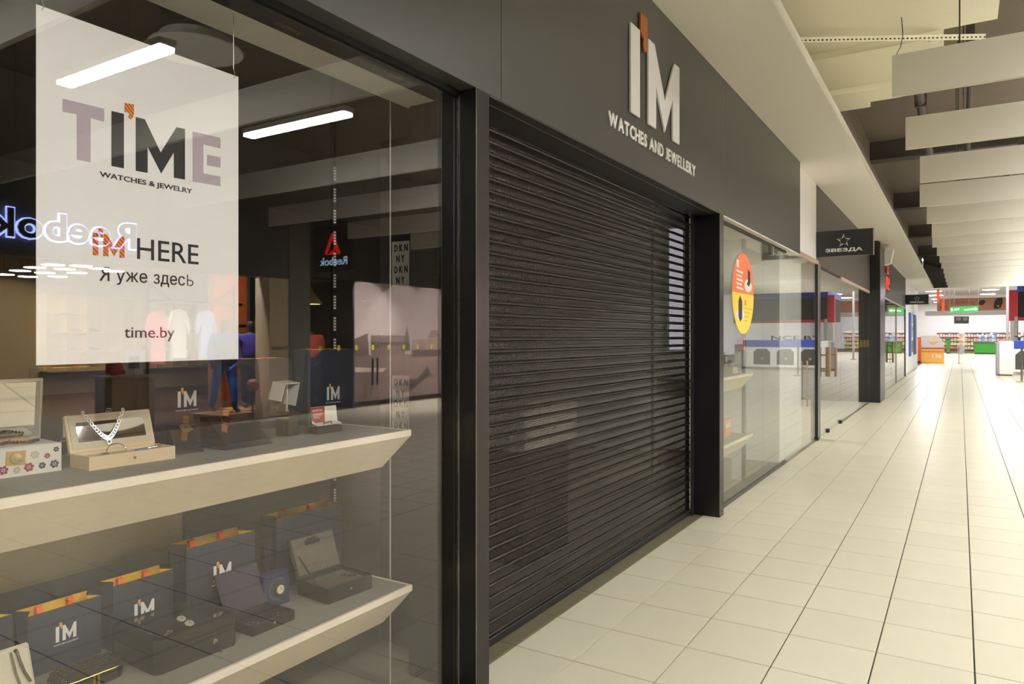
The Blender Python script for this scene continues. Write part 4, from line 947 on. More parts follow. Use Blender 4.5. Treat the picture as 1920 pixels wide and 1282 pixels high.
MB().tube([(q.x, q.y, ZD + .1), (q.x + .01, q.y + .05, ZD - .06), (q.x - .02, q.y + .2, ZD - .12), (e_.x, e_.y, e_.z)], .004, 5).build('strand', M_BRONZE, wi)
# dark beams, pipes
for k, (y, w, z) in enumerate(((15.6, .35, 4.95), (21.5, .4, 4.9), (28, .4, 4.9), (34.5, .4, 4.9))):
    o = struct(MB().box(-1.5, 7.3, y, y + w, z, 5.3).build('beam_%d' % (k + 1), M_CEILBEAM), 'dark ceiling beam crossing above the baffles')
for k, (x, y0_, y1_, z, r, lab) in enumerate(((.1, 9, 39, 4.5, .035, 'thin dark pipe running along the ceiling'), (-.45, 10.5, 39, 4.65, .06, 'thicker dark pipe running along the ceiling near the bulkhead'), (.9, 9, 39, 4.6, .05, 'middle dark pipe running along the ceiling'))):
    o = thing('ceiling_pipe', lab, 'pipe', (x, y0_, z)); MB().tube([(x, y0_, z), (x, y1_, z)], r, 10).build('tube', M_CEILBEAM, o)
    for y in range(int(y0_) + 1, int(y1_), 5): MB().box(x - r - .01, x + r + .01, y, y + .04, z - r - .01, 5.3).build('bracket', M_CEILBEAM, o)
p = rz(367, 95, 4.2)
vn = thing('round_diffuser', 'large round ceiling air diffuser reflected above the poster', 'air diffuser', (p.x, p.y, 4.1))
MB().lathe([(.42, 0), (.4, .03), (.34, .02), (.31, .12)], 32, (p.x, p.y, 4.2), 'z').build('outer_ring', M_CREAM, vn)
MB().lathe([(.02, .0), (.17, .01), (.18, .05)], 24, (p.x, p.y, 4.22), 'z').build('inner_cone', M_CREAM, vn)
MB().lathe([(.3, .1), (.3, 1.09)], 20, (p.x, p.y, 4.2), 'z').build('neck', M_CEILBEAM, vn)

# ================================================================== OPPOSITE STORES (seen reflected in the windows)
XO = 7.48
M_OFAS = mat('store_fascia', (74, 74, 76), .5)
# sports shop fascia
f4 = thing('store_fascia', 'dark grey fascia of the sports shop opposite', 'fascia', (XO, 6.5, 2.64))
MB().bbox(XO, XO + .3, 3.92, 9.59, 2.645, 3.95, .003).build('fascia_panel', M_OFAS, f4)
rbw = thing('ribbed_panel', 'dark vertical ribbed cladding beside the sports shop fascia', 'cladding', (XO, 1.9, 2.2))
for k in range(26):
    y = .0 + k * .15; MB().bbox(XO - .03, XO + .1, y, y + .095, 2.2, 4.6, .004).build('rib', mat('rib_dark', (64, 60, 54), .6), rbw)
MB().box(XO + .1, XO + .2, -3, 3.9, 2.2, 4.6).build('backing', M_BLACKM, rbw)
sbox('wall_opposite_top', XO + .35, XO + .5, -7, 40, 4.0, 5.4, mat('opp_wall', (120, 112, 98), .8))
sbox('wall_opposite_low', XO + .35, XO + .5, -7, -1.5, 0, 4.0, MATS['opp_wall'])
sn = thing('store_sign', 'black halo-lit lettering on the dark grey sports fascia', 'sign', (XO - .06, 5.5, 2.9))
string = 'Reebok'; adv = []; x = 0
for ch_ in string:
    q = text_mesh(ch_, .02, .1); adv.append((x, q[3] - q[2], q[5] - q[4], q[4])); x += q[3] - q[2] + .075
tot = x - .075; k_ = 2.03 / tot; sc_z = .39 / (text_mesh('k', .02, .1)[5] - text_mesh('k', .02, .1)[4])
m_halo = emis('halo', (150, 170, 255), 12.)
for ch_, (ax_, aw, ah, ay) in zip(string, adv):
    text('letter', ch_, frame('-X', (XO - .05, 6.5 - ax_ * k_, 2.895 + 0 * ay)), aw * k_, ah * sc_z, .03, M_BLACK, sn, .02)
    q = text_mesh(ch_, .06, .1)
    text('halo_light', ch_, frame('-X', (XO - .032, 6.5 - ax_ * k_ + .04 * k_, 2.895 - .04 * sc_z)), (aw + .08) * k_, (ah + .08) * sc_z, .012, m_halo, sn, .06)
bl = thing('blade_sign', 'black blade sign with a red triangle emblem beside the sports shop', 'sign', (6.8, 10.27, 2.8))
MB().bbox(6.45, XO, 10.27, 10.4, 2.82, 3.72, .005).build('sign_box', MATS['sign_black'], bl)
m_rt = emis('emblem_red', (226, 40, 30), 2.2); m_wt = emis('sign_white_light', (200, 225, 255), 2.5)
cx = 6.98
for pts in ([(-.02, .46), (.02, .46), (.27, .03), (.19, .0), (0, .32)], [(-.03, .44), (-.27, .03), (-.24, .0), (-.03, .12), (-.09, .18), (.01, .36)], [(-.2, -.0), (.17, -.0), (.0, .1)]):
    MB().prism([(cx + x * .8, 3.15 + y * .95) for x, y in pts], 10.262, 10.27, 'xzy').build('emblem', m_rt, bl)
text('lettering', 'Reebok', frame('-Y', (6.58, 10.27, 2.94)), .75, .16, .006, m_wt, bl, .0)
# pillars, openings
sbox('wall_pillar_beige', XO, XO + .4, 9.14, 9.6, 0, 2.64, mat('pillar_beige', (214, 190, 152), .6), label='beige pillar beside the sports shop entrance')
pbeige = bpy.data.objects['wall_pillar_beige']
text('lettering', 'Reebok', frame('-X', (XO - .001, 9.56, 1.27)), .38, .085, .002, M_INK, pbeige, .01)
sbox('wall_pillar_grey', XO - .02, XO + .4, 9.6, 10.13, 0, 4.0, mat('pillar_grey', (112, 112, 104), .6), label='grey green pillar beside the mural')
sbox('wall_sports_back', 16.6, 16.8, -3, 15, 0, 4.0, mat('sports_back', (196, 178, 140), .7), label='cream back wall of the sports shop')
sbox('wall_sports_side', 11.2, 11.4, 10.6, 13.2, 0, 3.89, mat('rust_brick', (150, 78, 36), .7, noise=.2, scale=14), label='rust coloured feature wall in the sports shop')
sbox('wall_sports_cash', 9.6, 9.8, -1.5, 1.6, 0, 3.0, mat('grey_green_panel', (150, 160, 150), .5), label='grey green panelled wall in the sports shop')
sbox('ceiling_sports', XO + .3, 16.8, -3, 17, 3.9, 4.0, mat('sports_ceiling', (60, 58, 56), .8), label='dark ceiling of the sports shop')
m_disc = emis('disc_lamp', (255, 244, 220), 130.)
for u, v in ((8, 515), (38, 508), (66, 502), (100, 497), (52, 519), (84, 512), (122, 505), (152, 499), (108, 519), (145, 512), (186, 504), (214, 509)):
    x, y = rz(u, v, 2.98)[:2]
    o = thing('disc_lamp', 'flat round white lamp under the sports shop ceiling', 'lamp', (x, y, 2.98), 'disc lamps in the sports shop')
    MB().lathe([(.21, .01), (.22, .05), (.18, .06)], 20, (x, y, 2.98), 'z').build('rim', M_WHITE, o)
    MB().lathe([(.2, .0), (.2, .009)], 20, (x, y, 2.98), 'z').build('diffuser', m_disc, o)
    MB().tube([(x, y, 3.04), (x, y, 3.9)], .008, 5).build('cord', M_BLACKM, o)
# spots added to brighten the sports shop interior; no such fixtures known there
for k, (x, y, tx, ty, lab) in enumerate(((9.4, 9.6, 11.2, 11.2, 'added spot lighting the start of the rust wall'), (9.9, 10.1, 11.2, 12.0, 'added spot lighting the end of the rust wall'), (7.95, 7.0, 9.4, 8.6, 'added spot lighting the shirts on the pipe rack'), (7.95, 8.9, 8.3, 9.3, 'added spot over the violet mannequin'), (7.9, 4.2, 9.6, 2.0, 'added spot lighting the grey green panels'))):
    o = thing('added_spot', lab, 'spotlight', (x, y, 3.6)); d_ = Vector((tx - x, ty - y, -2.4)).normalized()
    MB().tube([(x, y, 3.6), tuple(Vector((x, y, 3.6)) + d_ * .16)], .045, 12).build('can', M_BLACKM, o); MB().tube([(x, y, 3.6), (x, y, 3.9)], .012, 6).build('stem', M_BLACKM, o)
    ld = bpy.data.lights.new('spot', 'SPOT'); ld.energy = (650, 650, 1500, 1100, 2000)[k]; ld.color = ((1, .72, .42), (1, .72, .42), (1, .9, .75), (.9, .9, 1), (.95, 1, .95))[k]; ld.spot_size = 1.5; ld.spot_blend = .7; ld.shadow_soft_size = .05
    lo = bpy.data.objects.new('spot_beam', ld); COL.objects.link(lo); lo.location = Vector((x, y, 3.6)) + d_ * .17; lo.rotation_euler = d_.to_track_quat('-Z', 'Y').to_euler(); attach(lo, o)
# shoe wall
RY = 4.9
sw_ = thing('shoe_rack', 'cream cubby rack of shoes at the back of the sports shop', 'rack', (16.3, 7 + RY, 0))
MB().box(16.5, 16.6, 4.4 + RY, 9.4 + RY, .6, 2.6).build('back_board', mat('rack_cream', (236, 214, 160), .6), sw_)
for k in range(11): MB().box(16.15, 16.5, 4.4 + RY + k * .496, 4.44 + RY + k * .496, .6, 2.6).build('divider', MATS['rack_cream'], sw_)
for z in (.6, 1.1, 1.6, 2.1, 2.58): MB().box(16.15, 16.5, 4.4 + RY, 9.4 + RY, z, z + .03).build('shelf', MATS['rack_cream'], sw_)
for k in range(10):
    for q, z in enumerate((1.13, 1.63)):
        if (k * 7 + q * 3) % 4 == 0: continue
        y = 4.45 + RY + k * .496; o = thing('shoe', 'pale sports shoe standing in the cream cubby rack', 'shoe', (16.3, y + .2, z), 'shoes in the cubby rack')
        M = Matrix.Translation((16.3, y + .12, z))
        MB(M).prism([(0, .0), (.28, .0), (.29, .05), (.2, .07), (.1, .11), (.0, .12)], -.05, .05, 'yzx').build('upper', mat('shoe_%d' % (k % 3), ((226, 222, 214), (206, 120, 110), (90, 92, 104))[k % 3], .6), o)
        MB(M).box(-.055, .055, -.01, .3, -.0, .025).build('sole', M_WHITE, o)
# counter and clothes rail
ct = thing('cash_counter', 'dark cash counter of the sports shop', 'counter', (9.0, 4.2, 0))
MB().bbox(9.4, 10.0, 1.7, 3.6, 0, 1.05, .01).build('body', M_BLACKM, ct); MB().bbox(9.36, 10.04, 1.66, 3.64, 1.05, 1.09, .005).build('top', M_WHITE, ct)
rl = thing('clothes_rail', 'black clothes rail hung with dark garments', 'clothes rail', (8.1, 3.6, 0))
b = MB(); b.tube([(8.1, 2.6, .05), (8.1, 2.6, 1.4), (8.1, 4.5, 1.4), (8.1, 4.5, .05)], .018, 8); b.build('frame', M_BLACKM, rl)
for y in (2.6, 4.5): MB().box(7.8, 8.4, y - .03, y + .03, 0, .05).build('foot', M_BLACKM, rl)
def garment(loc, w, h, rgb, label, grp, rot=0.):
    t = thing('hanging_garment', label, 'garment', loc, grp); M = Matrix.Translation(Vector(loc)) @ Matrix.Rotation(rot, 4, 'Z')
    MB(M).prism([(-w * .5, 0), (w * .5, 0), (w * .45, h * .72), (w * .75, h * .5), (w * .85, h * .6), (w * .5, h * .95), (w * .15, h), (-w * .15, h), (-w * .5, h * .95), (-w * .85, h * .6), (-w * .75, h * .5), (-w * .45, h * .72)], -.04, .04, 'xzy').build('cloth', mat('cloth_%d_%d_%d' % rgb, rgb, .85), t)
    MB(M).tube([(-w * .3, 0, h - .01), (0, 0, h + .05), (0, 0, h + .1)], .004, 5).build('hanger', M_STEEL, t)
for k in range(9):
    garment((8.1, 2.75 + k * .2, .55), .36, .75, ((26, 24, 26), (44, 36, 34), (60, 40, 34))[k % 3], 'dark garment on the black clothes rail', 'dark garments on the rail')
rk = thing('garment_rack', 'black pipe garment rack before the rust wall', 'rack', (9.2, 8.1, 0))
b = MB(); b.tube([(9.4, 7.9, .02), (9.4, 7.9, 2.6)], .03, 8); b.tube([(9.4, 9.8, .02), (9.4, 9.8, 2.6)], .03, 8); b.tube([(9.4, 7.9, 2.2), (9.4, 10.0, 2.2)], .03, 8); b.tube([(9.4, 9.8, 1.75), (9.4, 10.1, 1.75)], .03, 8)
b.tube([(9.4, 7.9, 2.55), (9.4, 8.4, 2.2)], .03, 8); b.tube([(9.4, 9.8, 2.55), (9.4, 9.3, 2.2)], .03, 8); b.build('pipework', M_BLACKM, rk)
garment((9.35, 8.5, 1.1), .28, .95, (228, 222, 214), 'white shirt on the black pipe rack', None, PI / 2)
garment((9.35, 9.1, 1.1), .28, .95, (168, 178, 214), 'pale blue shirt on the black pipe rack', None, PI / 2)
garment((9.35, 8.05, 1.0), .28, 1., (226, 120, 130), 'pink shirt on the black pipe rack', None, PI / 2)
# mannequins (skinned, one continuous body each)
def skinned(name, verts, edges, radii, m, parent, sub=2):
    me = bpy.data.meshes.new(name); me.from_pydata(verts, edges, []); me.update()
    o = bpy.data.objects.new(name, me); COL.objects.link(o)
    mod = o.modifiers.new('s', 'SKIN'); 
    for i, v in enumerate(me.skin_vertices[0].data): v.radius = radii[i] if isinstance(radii[i], tuple) else (radii[i], radii[i]); v.use_root = (i == 0)
    mod.use_smooth_shade = True; s = o.modifiers.new('d', 'SUBSURF'); s.levels = sub; s.render_levels = sub
    dg = bpy.context.evaluated_depsgraph_get(); dg.update()
    nm = bpy.data.meshes.new_from_object(o.evaluated_get(dg)); bpy.data.objects.remove(o); nm.name = name
    nm.materials.clear(); nm.materials.append(m)
    for p in nm.polygons: p.use_smooth = True
    r = link(name, nm); r.parent = parent; r.matrix_parent_inverse = Matrix.Identity(4); return r
def figure(name, label, cat, loc, rotz, m_body, m_top, m_leg, head=True, arms=1.0, stride=0.):
    t = thing(name, label, cat, loc); t.rotation_euler = (0, 0, rotz)
    V = [(0, 0, .95), (0, 0, 1.15), (0, 0, 1.38), (0, 0, 1.47), (0, 0, 1.53), (0, -.01, 1.63), (0, 0, 1.72)]
    R_ = [(.15, .11), (.13, .1), (.16, .1), (.06, .06), (.055, .055), (.085, .1), (.07, .08)]
    E_ = [(0, 1), (1, 2), (2, 3), (3, 4)] + ([(4, 5), (5, 6)] if head else [])
    if not head: V = V[:5]; R_ = R_[:5]
    for s in (-1, 1):
        k = len(V); V += [(s * .19, 0, 1.4), (s * .25, .02, 1.14), (s * .26 * arms, -.06, .9), (s * .26 * arms, -.09, .8)]; R_ += [.06, .047, .036, .04]; E_ += [(2, k), (k, k + 1), (k + 1, k + 2), (k + 2, k + 3)]
        k = len(V); V += [(s * .1, 0, .86), (s * .11, -.02 + s * stride, .48), (s * .11, .03 + s * stride * 1.6, .08), (s * .12, -.12 + s * stride * 1.6, .04)]; R_ += [.09, .062, .042, .035]; E_ += [(0, k), (k, k + 1), (k + 1, k + 2), (k + 2, k + 3)]
    skinned('body', V, E_, R_, m_body, t)
    if m_top:
        V = [(0, 0, .92), (0, 0, 1.15), (0, 0, 1.38), (0, 0, 1.46)]; R_ = [(.18, .135), (.17, .13), (.185, .125), (.085, .085)]; E_ = [(0, 1), (1, 2), (2, 3)]
        for s in (-1, 1):
            k = len(V); V += [(s * .2, 0, 1.4), (s * .255, .02, 1.14)] + ([(s * .265 * arms, -.06, .92)] if arms > .5 else []); R_ += [.082, .068] + ([.055] if arms > .5 else []); E_ += [(2, k), (k, k + 1)] + ([(k + 1, k + 2)] if arms > .5 else [])
        skinned('jacket', V, E_, R_, m_top, t)
    if m_leg:
        V = [(0, 0, .95)]; R_ = [(.165, .125)]; E_ = []
        for s in (-1, 1):
            k = len(V); V += [(s * .1, 0, .84), (s * .11, -.02 + s * stride, .48), (s * .11, .03 + s * stride * 1.6, .12)]; R_ += [.105, .08, .062]; E_ += [(0, k), (k, k + 1), (k + 1, k + 2)]
        skinned('trousers', V, E_, R_, m_leg, t)
    return t
m_man = mat('mannequin_dark', (52, 42, 38), .5)
figure('mannequin', 'dark mannequin in a violet jacket before the rust wall', 'mannequin', (8.3, 9.35, .12), -1.2, m_man, mat('jacket_violet', (70, 62, 150), .7), M_BLACKM)
figure('mannequin', 'dark mannequin in bright blue sportswear beside the pipe rack', 'mannequin', (7.95, 8.5, .12), -1.4, m_man, mat('sport_blue', (40, 110, 200), .7), mat('sport_blue2', (46, 98, 180), .7), stride=.14)
for k, (x, y) in enumerate(((8.3, 9.35), (7.95, 8.5))):
    o = thing('display_plinth', ('low wooden plinth under the violet mannequin', 'low wooden plinth under the blue mannequin')[k], 'plinth', (x, y, 0))
    MB().bbox(x - .38, x + .38, y - .38, y + .38, 0, .1, .006).build('body', mat('plinth_wood', (150, 108, 64), .6), o); MB().bbox(x - .4, x + .4, y - .4, y + .4, .1, .12, .004).build('top', mat('plinth_top', (190, 144, 90), .5), o)
pbx = thing('display_block', 'pale wooden block with a ball and a poster card', 'display block', (7.8, 6.5, 0))
MB().bbox(7.55, 8.05, 6.2, 6.9, 0, .86, .008).build('body', mat('block_tan', (150, 120, 86), .7), pbx); MB().bbox(7.5, 8.1, 6.15, 6.95, .86, .9, .006).build('top', mat('block_top', (190, 160, 120), .6), pbx)
bal = thing('exercise_ball', 'red ball resting on the pale wooden block', 'ball', (7.75, 6.35, .9))
MB().lathe([(.001, 0), (.06, .015), (.11, .06), (.125, .125), (.11, .19), (.06, .235), (.001, .25)], 24, (7.75, 6.35, .9), 'z').build('skin', mat('ball_red', (190, 40, 34), .5), bal, True)
MB().tube([(7.75 + .1255 * math.cos(w * PI / 16), 6.35 + .1255 * math.sin(w * PI / 16), 1.025) for w in range(32)], .003, 5, True).build('seam', mat('ball_seam', (110, 24, 22), .6), bal)
cdp = thing('poster_card', 'printed card standing beside the red ball', 'card', (7.8, 6.72, .9))
MB().box(7.79, 7.8, 6.55, 6.85, .9, 1.3).build('card', M_PAPER, cdp); MB().box(7.787, 7.79, 6.6, 6.78, 1.0, 1.2).build('print', mat('card_print', (110, 104, 104), .7), cdp)
bb_ = thing('basketball', 'brown basketball held up beside the blue mannequin', 'ball', (7.53, 8.8, 0))
MB().lathe([(.001, -.12), (.06, -.105), (.105, -.06), (.12, 0), (.105, .06), (.06, .105), (.001, .12)], 24, (7.53, 8.8, .62), 'z').build('skin', mat('ball_brown', (156, 78, 50), .6), bb_, True)
MB().tube([(7.53, 8.8, 0), (7.53, 8.8, .5)], .02, 8).build('stand', M_BLACKM, bb_)
# person at the till
pe = figure('person', 'person in a beige top standing behind the clothes rail', 'person', (8.75, 3.05, 0), -1.2, mat('skin_tone', (196, 150, 122), .6), mat('top_beige', (206, 170, 126), .8), M_BLACKM)
hr = MB(Matrix.Translation((8.75, 3.05, 0)))
hr.lathe([(.001, 1.79), (.06, 1.775), (.1, 1.73), (.108, 1.66), (.1, 1.6)], 20, (.0, .0, 0), 'z'); ho = hr.build('hair', mat('hair_brown', (64, 48, 32), .7), pe, True)
face = MB(Matrix.Translation((8.75, 3.05, 0)) @ Matrix.Rotation(-1.2, 4, 'Z'))
face.lathe([(.001, -.02), (.012, 0), (.001, .02)], 8, (0, -.105, 1.62), 'z'); face.build('nose', MATS['skin_tone'], pe)
# neighbouring store: mural, mannequin bay, pendant
sbox('wall_mural_top', XO - .02, XO + .3, 10.13, 30, 2.72, 4.0, mat('black_header', (36, 34, 33), .5), label='black header above the mural')
sbox('wall_bay_back', 9.4, 9.5, 10.2, 11.25, 0, 3.9, M_BLACKM, label='dark back of the mannequin bay')
sbox('wall_bay_side', 7.34, 9.4, 11.2, 11.25, 0, 2.72, M_BLACKM)
mu = thing('wall_mural', 'sepia mural of a sports court with buildings and a glowing sky', 'mural', (XO, 13.5, 0))
MB().box(XO, XO + .03, 11.25, 17.2, .1, 2.72).build('sky_print', mat('mural_sky', (208, 190, 184), .6, noise=.06, scale=1.2), mu)
m_b1 = mat('mural_building', (108, 90, 84), .7); m_b2 = mat('mural_roof', (132, 112, 104), .7); m_b3 = mat('mural_ground', (122, 104, 98), .6, noise=.15, scale=1.5); m_b4 = mat('mural_dark', (70, 58, 55), .7)
def mpoly(name, pts, m, dx=.002):
    MB().prism([(y, z) for y, z in pts], XO - dx, XO - dx + .0015, 'yzx').build(name, m, mu)
mpoly('ground_print', [(11.25, .1), (17.2, .1), (17.2, 1.12), (11.25, 1.1)], m_b3)
mpoly('building_print', [(11.9, 1.1), (13.05, 1.1), (13.05, 1.55), (11.9, 1.55)], m_b1, .004)
mpoly('building_print', [(13.3, 1.1), (15.2, 1.1), (15.2, 1.5), (13.3, 1.45)], m_b2, .004)
mpoly('wall_print', [(13.3, 1.05), (15.2, 1.05), (15.2, 1.2), (13.3, 1.2)], m_b4, .006)
mpoly('tree_print', [(12.95, 1.2), (13.25, 1.2), (13.2, 1.5), (13.12, 1.78), (13.05, 1.5)], m_b4, .006)
mpoly('tree_print', [(11.3, 1.1), (11.85, 1.1), (11.8, 1.6), (11.5, 1.5), (11.3, 1.45)], m_b1, .004)
mpoly('tree_print', [(13.9, 1.48), (14.4, 1.5), (14.3, 1.68), (14.05, 1.68)], m_b1, .003)
mpoly('ramp_print', [(12.6, .35), (13.2, .2), (14.0, .6), (13.9, .8), (13.5, .5), (12.9, .48)], m_b4, .004)
mpoly('ramp_print', [(11.4, .75), (12.3, .72), (12.4, .8), (11.4, .86)], mat('mural_light', (226, 200, 190), .6), .004)
mpoly('swoosh_print', [(11.55, 2.38), (11.6, 2.3), (11.95, 2.36), (11.66, 2.26), (11.56, 2.3)], mat('mural_swoosh', (236, 220, 216), .6), .004)
for k in range(9): mpoly('window_print', [(11.98 + k * .115, 1.28), (12.05 + k * .115, 1.28), (12.05 + k * .115, 1.4), (11.98 + k * .115, 1.4)], m_b4, .006)
for k in range(10):
    y = 10.4 + k * .52; o = None
    MB().prism([(y + .05 * math.cos(q * PI / 6), 1.28 + .065 * math.sin(q * PI / 6)) for q in range(12)], XO - .012, XO - .01, 'yzx').build('dot_marker', mat('marker_yellow', (206, 196, 60), .5), mu)
MB().tube([(XO - .06, 11.9, .45), (XO - .06, 11.9, 1.05)], .02, 8).build('handle', M_BRONZE, mu)
MB().tube([(XO - .06, 12.05, .45), (XO - .06, 12.05, 1.05)], .02, 8).build('handle', M_BRONZE, mu)
sbox('trim_8', XO - .03, XO + .05, 11.25, 17.2, 0, .1, M_BLACKM, label='black skirting under the mural')
for k, y in enumerate((11.7, 13.0, 14.0, 15.3)):
    o = thing('mural_spotlight', 'small black spotlight above the mural', 'spotlight', (6.98, y, 2.75), 'spotlights above the mural')
    MB().tube([(7.0, y, 3.0), (7.04, y, 2.84)], .04, 12).build('can', M_BLACKM, o); MB().tube([(7.0, y, 3.0), (7.46, y, 3.02)], .012, 6).build('arm', M_BLACKM, o)
    ld = bpy.data.lights.new('spot', 'SPOT'); ld.energy = 1500 if k in (1, 2) else 800; ld.color = (1, .93, .9); ld.spot_size = 2.3; ld.spot_blend = 1.; ld.shadow_soft_size = .04
    lo = bpy.data.objects.new('spot_beam', ld); COL.objects.link(lo); lo.location = (7.045, y, 2.82); lo.rotation_euler = Vector((.25, 0, -.9)).to_track_quat('-Z', 'Y').to_euler(); attach(lo, o)
figure('mannequin', 'headless mannequin in a coral shirt in the dark bay', 'mannequin', (8.1, 10.75, .1), -1.1, m_man, mat('shirt_coral', (222, 96, 74), .7), M_BLACKM, head=False, arms=.4)
o = thing('display_plinth', 'low black plinth under the headless mannequin', 'plinth', (8.1, 10.75, 0)); MB().bbox(7.75, 8.45, 10.4, 11.1, 0, .08, .006).build('body', M_BLACKM, o); MB().bbox(7.73, 8.47, 10.38, 11.12, .08, .1, .004).build('top', M_BRONZE, o)
pdl = thing('pendant_lamp', 'olive cone pendant lamp over the headless mannequin', 'lamp', (7.9, 10.6, 2.25))
MB().lathe([(.24, 0), (.22, .05), (.05, .26), (.03, .34)], 24, (7.9, 10.55, 2.2), 'z').build('shade', mat('shade_olive', (150, 140, 44), .5), pdl)
MB().lathe([(.18, .0), (.18, .01)], 20, (7.9, 10.55, 2.199), 'z').build('bulb', emis('pendant_glow', (255, 232, 150), 14.), pdl)
MB().tube([(7.9, 10.55, 2.52), (7.9, 10.55, 3.9)], .01, 6).build('cord', M_BLACKM, pdl)
# rest of the opposite frontage
sbox('wall_opposite_far', XO + .05, XO + .3, 17.2, 38, 0, 4.0, mat('opp_far', (150, 140, 124), .6), label='plain frontage farther along the opposite side')
sbox('wall_sports_end', XO + .3, 16.8, 14.9, 15, 0, 3.89, MATS['sports_back'])
sbox('wall_sports_start', XO + .3, 16.8, -3.1, -3, 0, 4, MATS['sports_back'])
# ================================================================== FAR END OF THE CORRIDOR
M_FW = mat('far_white', (236, 234, 232), .6)
sbox('ceiling_far', -8, 16, 39.6, 112, 5.6, 5.75, M_FW, label='white ceiling of the bright far hall')
sbox('wall_hall_header', -1.5, 19, 39.3, 39.6, 3.82, 5.29, M_CEILBEAM, label='dark header closing the corridor ceiling before the far hall')
sbox('wall_hall_jamb', -8, -1.78, 40.25, 40.4, 0, 5.6, M_FW)
sbox('wall_hall_a', -5.4, -5.2, 40.2, 112, 0, 5.6, mat('hall_pink', (240, 222, 210), .6), label='pale pink wall of the bright far hall')
sbox('wall_hall_b', 13, 13.2, 39.6, 112, 0, 5.6, M_FW); sbox('wall_hall_end', -5.4, 13, 111, 111.2, 0, 5.6, M_FW)
for i in range(9):
    for j in range(3):
        x, y = -2 + j * 4.2, 43 + i * 7.6
        o = thing('hall_downlight', 'round ceiling light in the bright far hall', 'light', (x, y, 5.5), 'round lights of the far hall')
        MB().lathe([(.62, .0), (.66, .06), (.6, .1)], 20, (x, y, 5.5), 'z').build('rim', M_FW, o); MB().lathe([(.58, 0), (.58, .01)], 20, (x, y, 5.49), 'z').build('diffuser', emis('hall_light', (250, 250, 255), 75.), o)
YS = 80.
fa = thing('supermarket_fascia', 'brown supermarket fascia with coffee bean and leaf emblems', 'fascia', (3, YS, 3.5))
a = ony(1757, 583, YS); c = ony(1892, 557, YS)
MB().bbox(a.x, c.x + 4, YS, YS + .3, a.z, c.z, .02).build('fascia_panel', mat('fascia_brown', (160, 108, 78), .6), fa)
MB().bbox(a.x - 1, c.x + 4, YS - .05, YS + .3, ony(1800, 591, YS).z, a.z, .01).build('lower_band', mat('band_grey', (176, 170, 168), .5), fa)
MB().bbox(a.x - 1, c.x + 4, YS - .05, YS + .3, c.z, c.z + .3, .01).build('upper_band', M_FW, fa)
p = ony(1763, 580, YS); text('lettering', 'МО', frame('-Y', (p.x, YS - .01, p.z)), ony(1777, 580, YS).x - p.x, ony(1763, 574, YS).z - p.z, .02, M_BRONZE, fa)
p = ony(1781, 570, YS); text('lettering', 'ОТБОРНОЕ', frame('-Y', (p.x, YS - .01, p.z)), ony(1828, 570, YS).x - p.x, .2, .02, mat('brown_ink', (110, 70, 48), .6), fa)
def far_poly(name, pts, Y, m, parent, d=.03):
    MB().prism([(ony(u, v, Y).x, ony(u, v, Y).z) for u, v in pts], Y - d, Y - .002, 'xzy').build(name, m, parent)
far_poly('bean_emblem', [(1835, 568), (1837, 564), (1842, 562), (1847, 563), (1847.5, 567), (1844, 571), (1839, 572), (1836, 571)], YS, M_INK, fa)
far_poly('leaf_emblem', [(1863, 578), (1864, 566), (1869, 559), (1880, 557.5), (1880, 568), (1876, 577), (1869, 579)], YS, M_INK, fa)
far_poly('leaf_eye', [(1869, 574), (1871, 571.5), (1874, 573), (1872, 576)], YS - .04, MATS['fascia_brown'], fa)
# supermarket interior
sk = sbox('wall_market_back', -5, 13, 100, 100.3, 0, 5.5, M_FW, label='bright back wall of the supermarket')
for r in range(4):
    x = -2.2 + r * 2.6; y = 92
    t = thing('grocery_rack', ('grocery rack at the far end nearest the pink wall', 'second grocery rack inside the supermarket', 'third grocery rack inside the supermarket', 'grocery rack behind the green cash desk')[r], 'rack', (x, y, 0))
    MB().box(x, x + 2.4, y + .5, y + .55, 0, 2.2).build('back_board', M_FW, t)
    for k in range(5): MB().box(x, x + 2.4, y, y + .5, .15 + k * .45, .18 + k * .45).build('shelf', mat('rack_shelf', (236, 206, 180), .5), t)
    for k in range(4):
        b = MB()
        for q in range(9): b.box(x + .05 + q * .26, x + .05 + q * .26 + .2, y + .08, y + .4, .18 + k * .45, .18 + k * .45 + .2 + .1 * ((q * 5 + k) % 3) / 2)
        o = b.build('grocery_row', mat('groceries_%d' % k, ((226, 196, 120), (206, 220, 160), (226, 170, 140), (230, 220, 210))[k], .6), t); o['kind'] = 'stuff'
def cash_desk(u0, u1, vt, vb, Y, label):
    a = ony(u0, vb, Y); c = ony(u1, vt, Y)
    t = thing('cash_desk', label, 'cash desk', ((a.x + c.x) / 2, Y, 0))
    MB().bbox(a.x, c.x, Y, Y + 2.2, 0, c.z - .12, .02).build('body', mat('desk_green', (46, 138, 34), .5), t)
    MB().bbox(a.x - .05, c.x + .05, Y - .05, Y + 2.25, c.z - .12, c.z, .02).build('top', mat('desk_grey', (90, 92, 96), .5), t)
    MB().box(a.x, c.x, Y - .01, Y, 0, .1).build('kick_board', M_BLACKM, t)
    return t, a, c
t, a, c = cash_desk(1827, 1866, 640, 664, 75., 'green supermarket cash desk with water bottles on top')
t2, a2, c2 = cash_desk(1774, 1780.5, 634, 663, 76., 'narrow green cash desk beside the yellow machine')
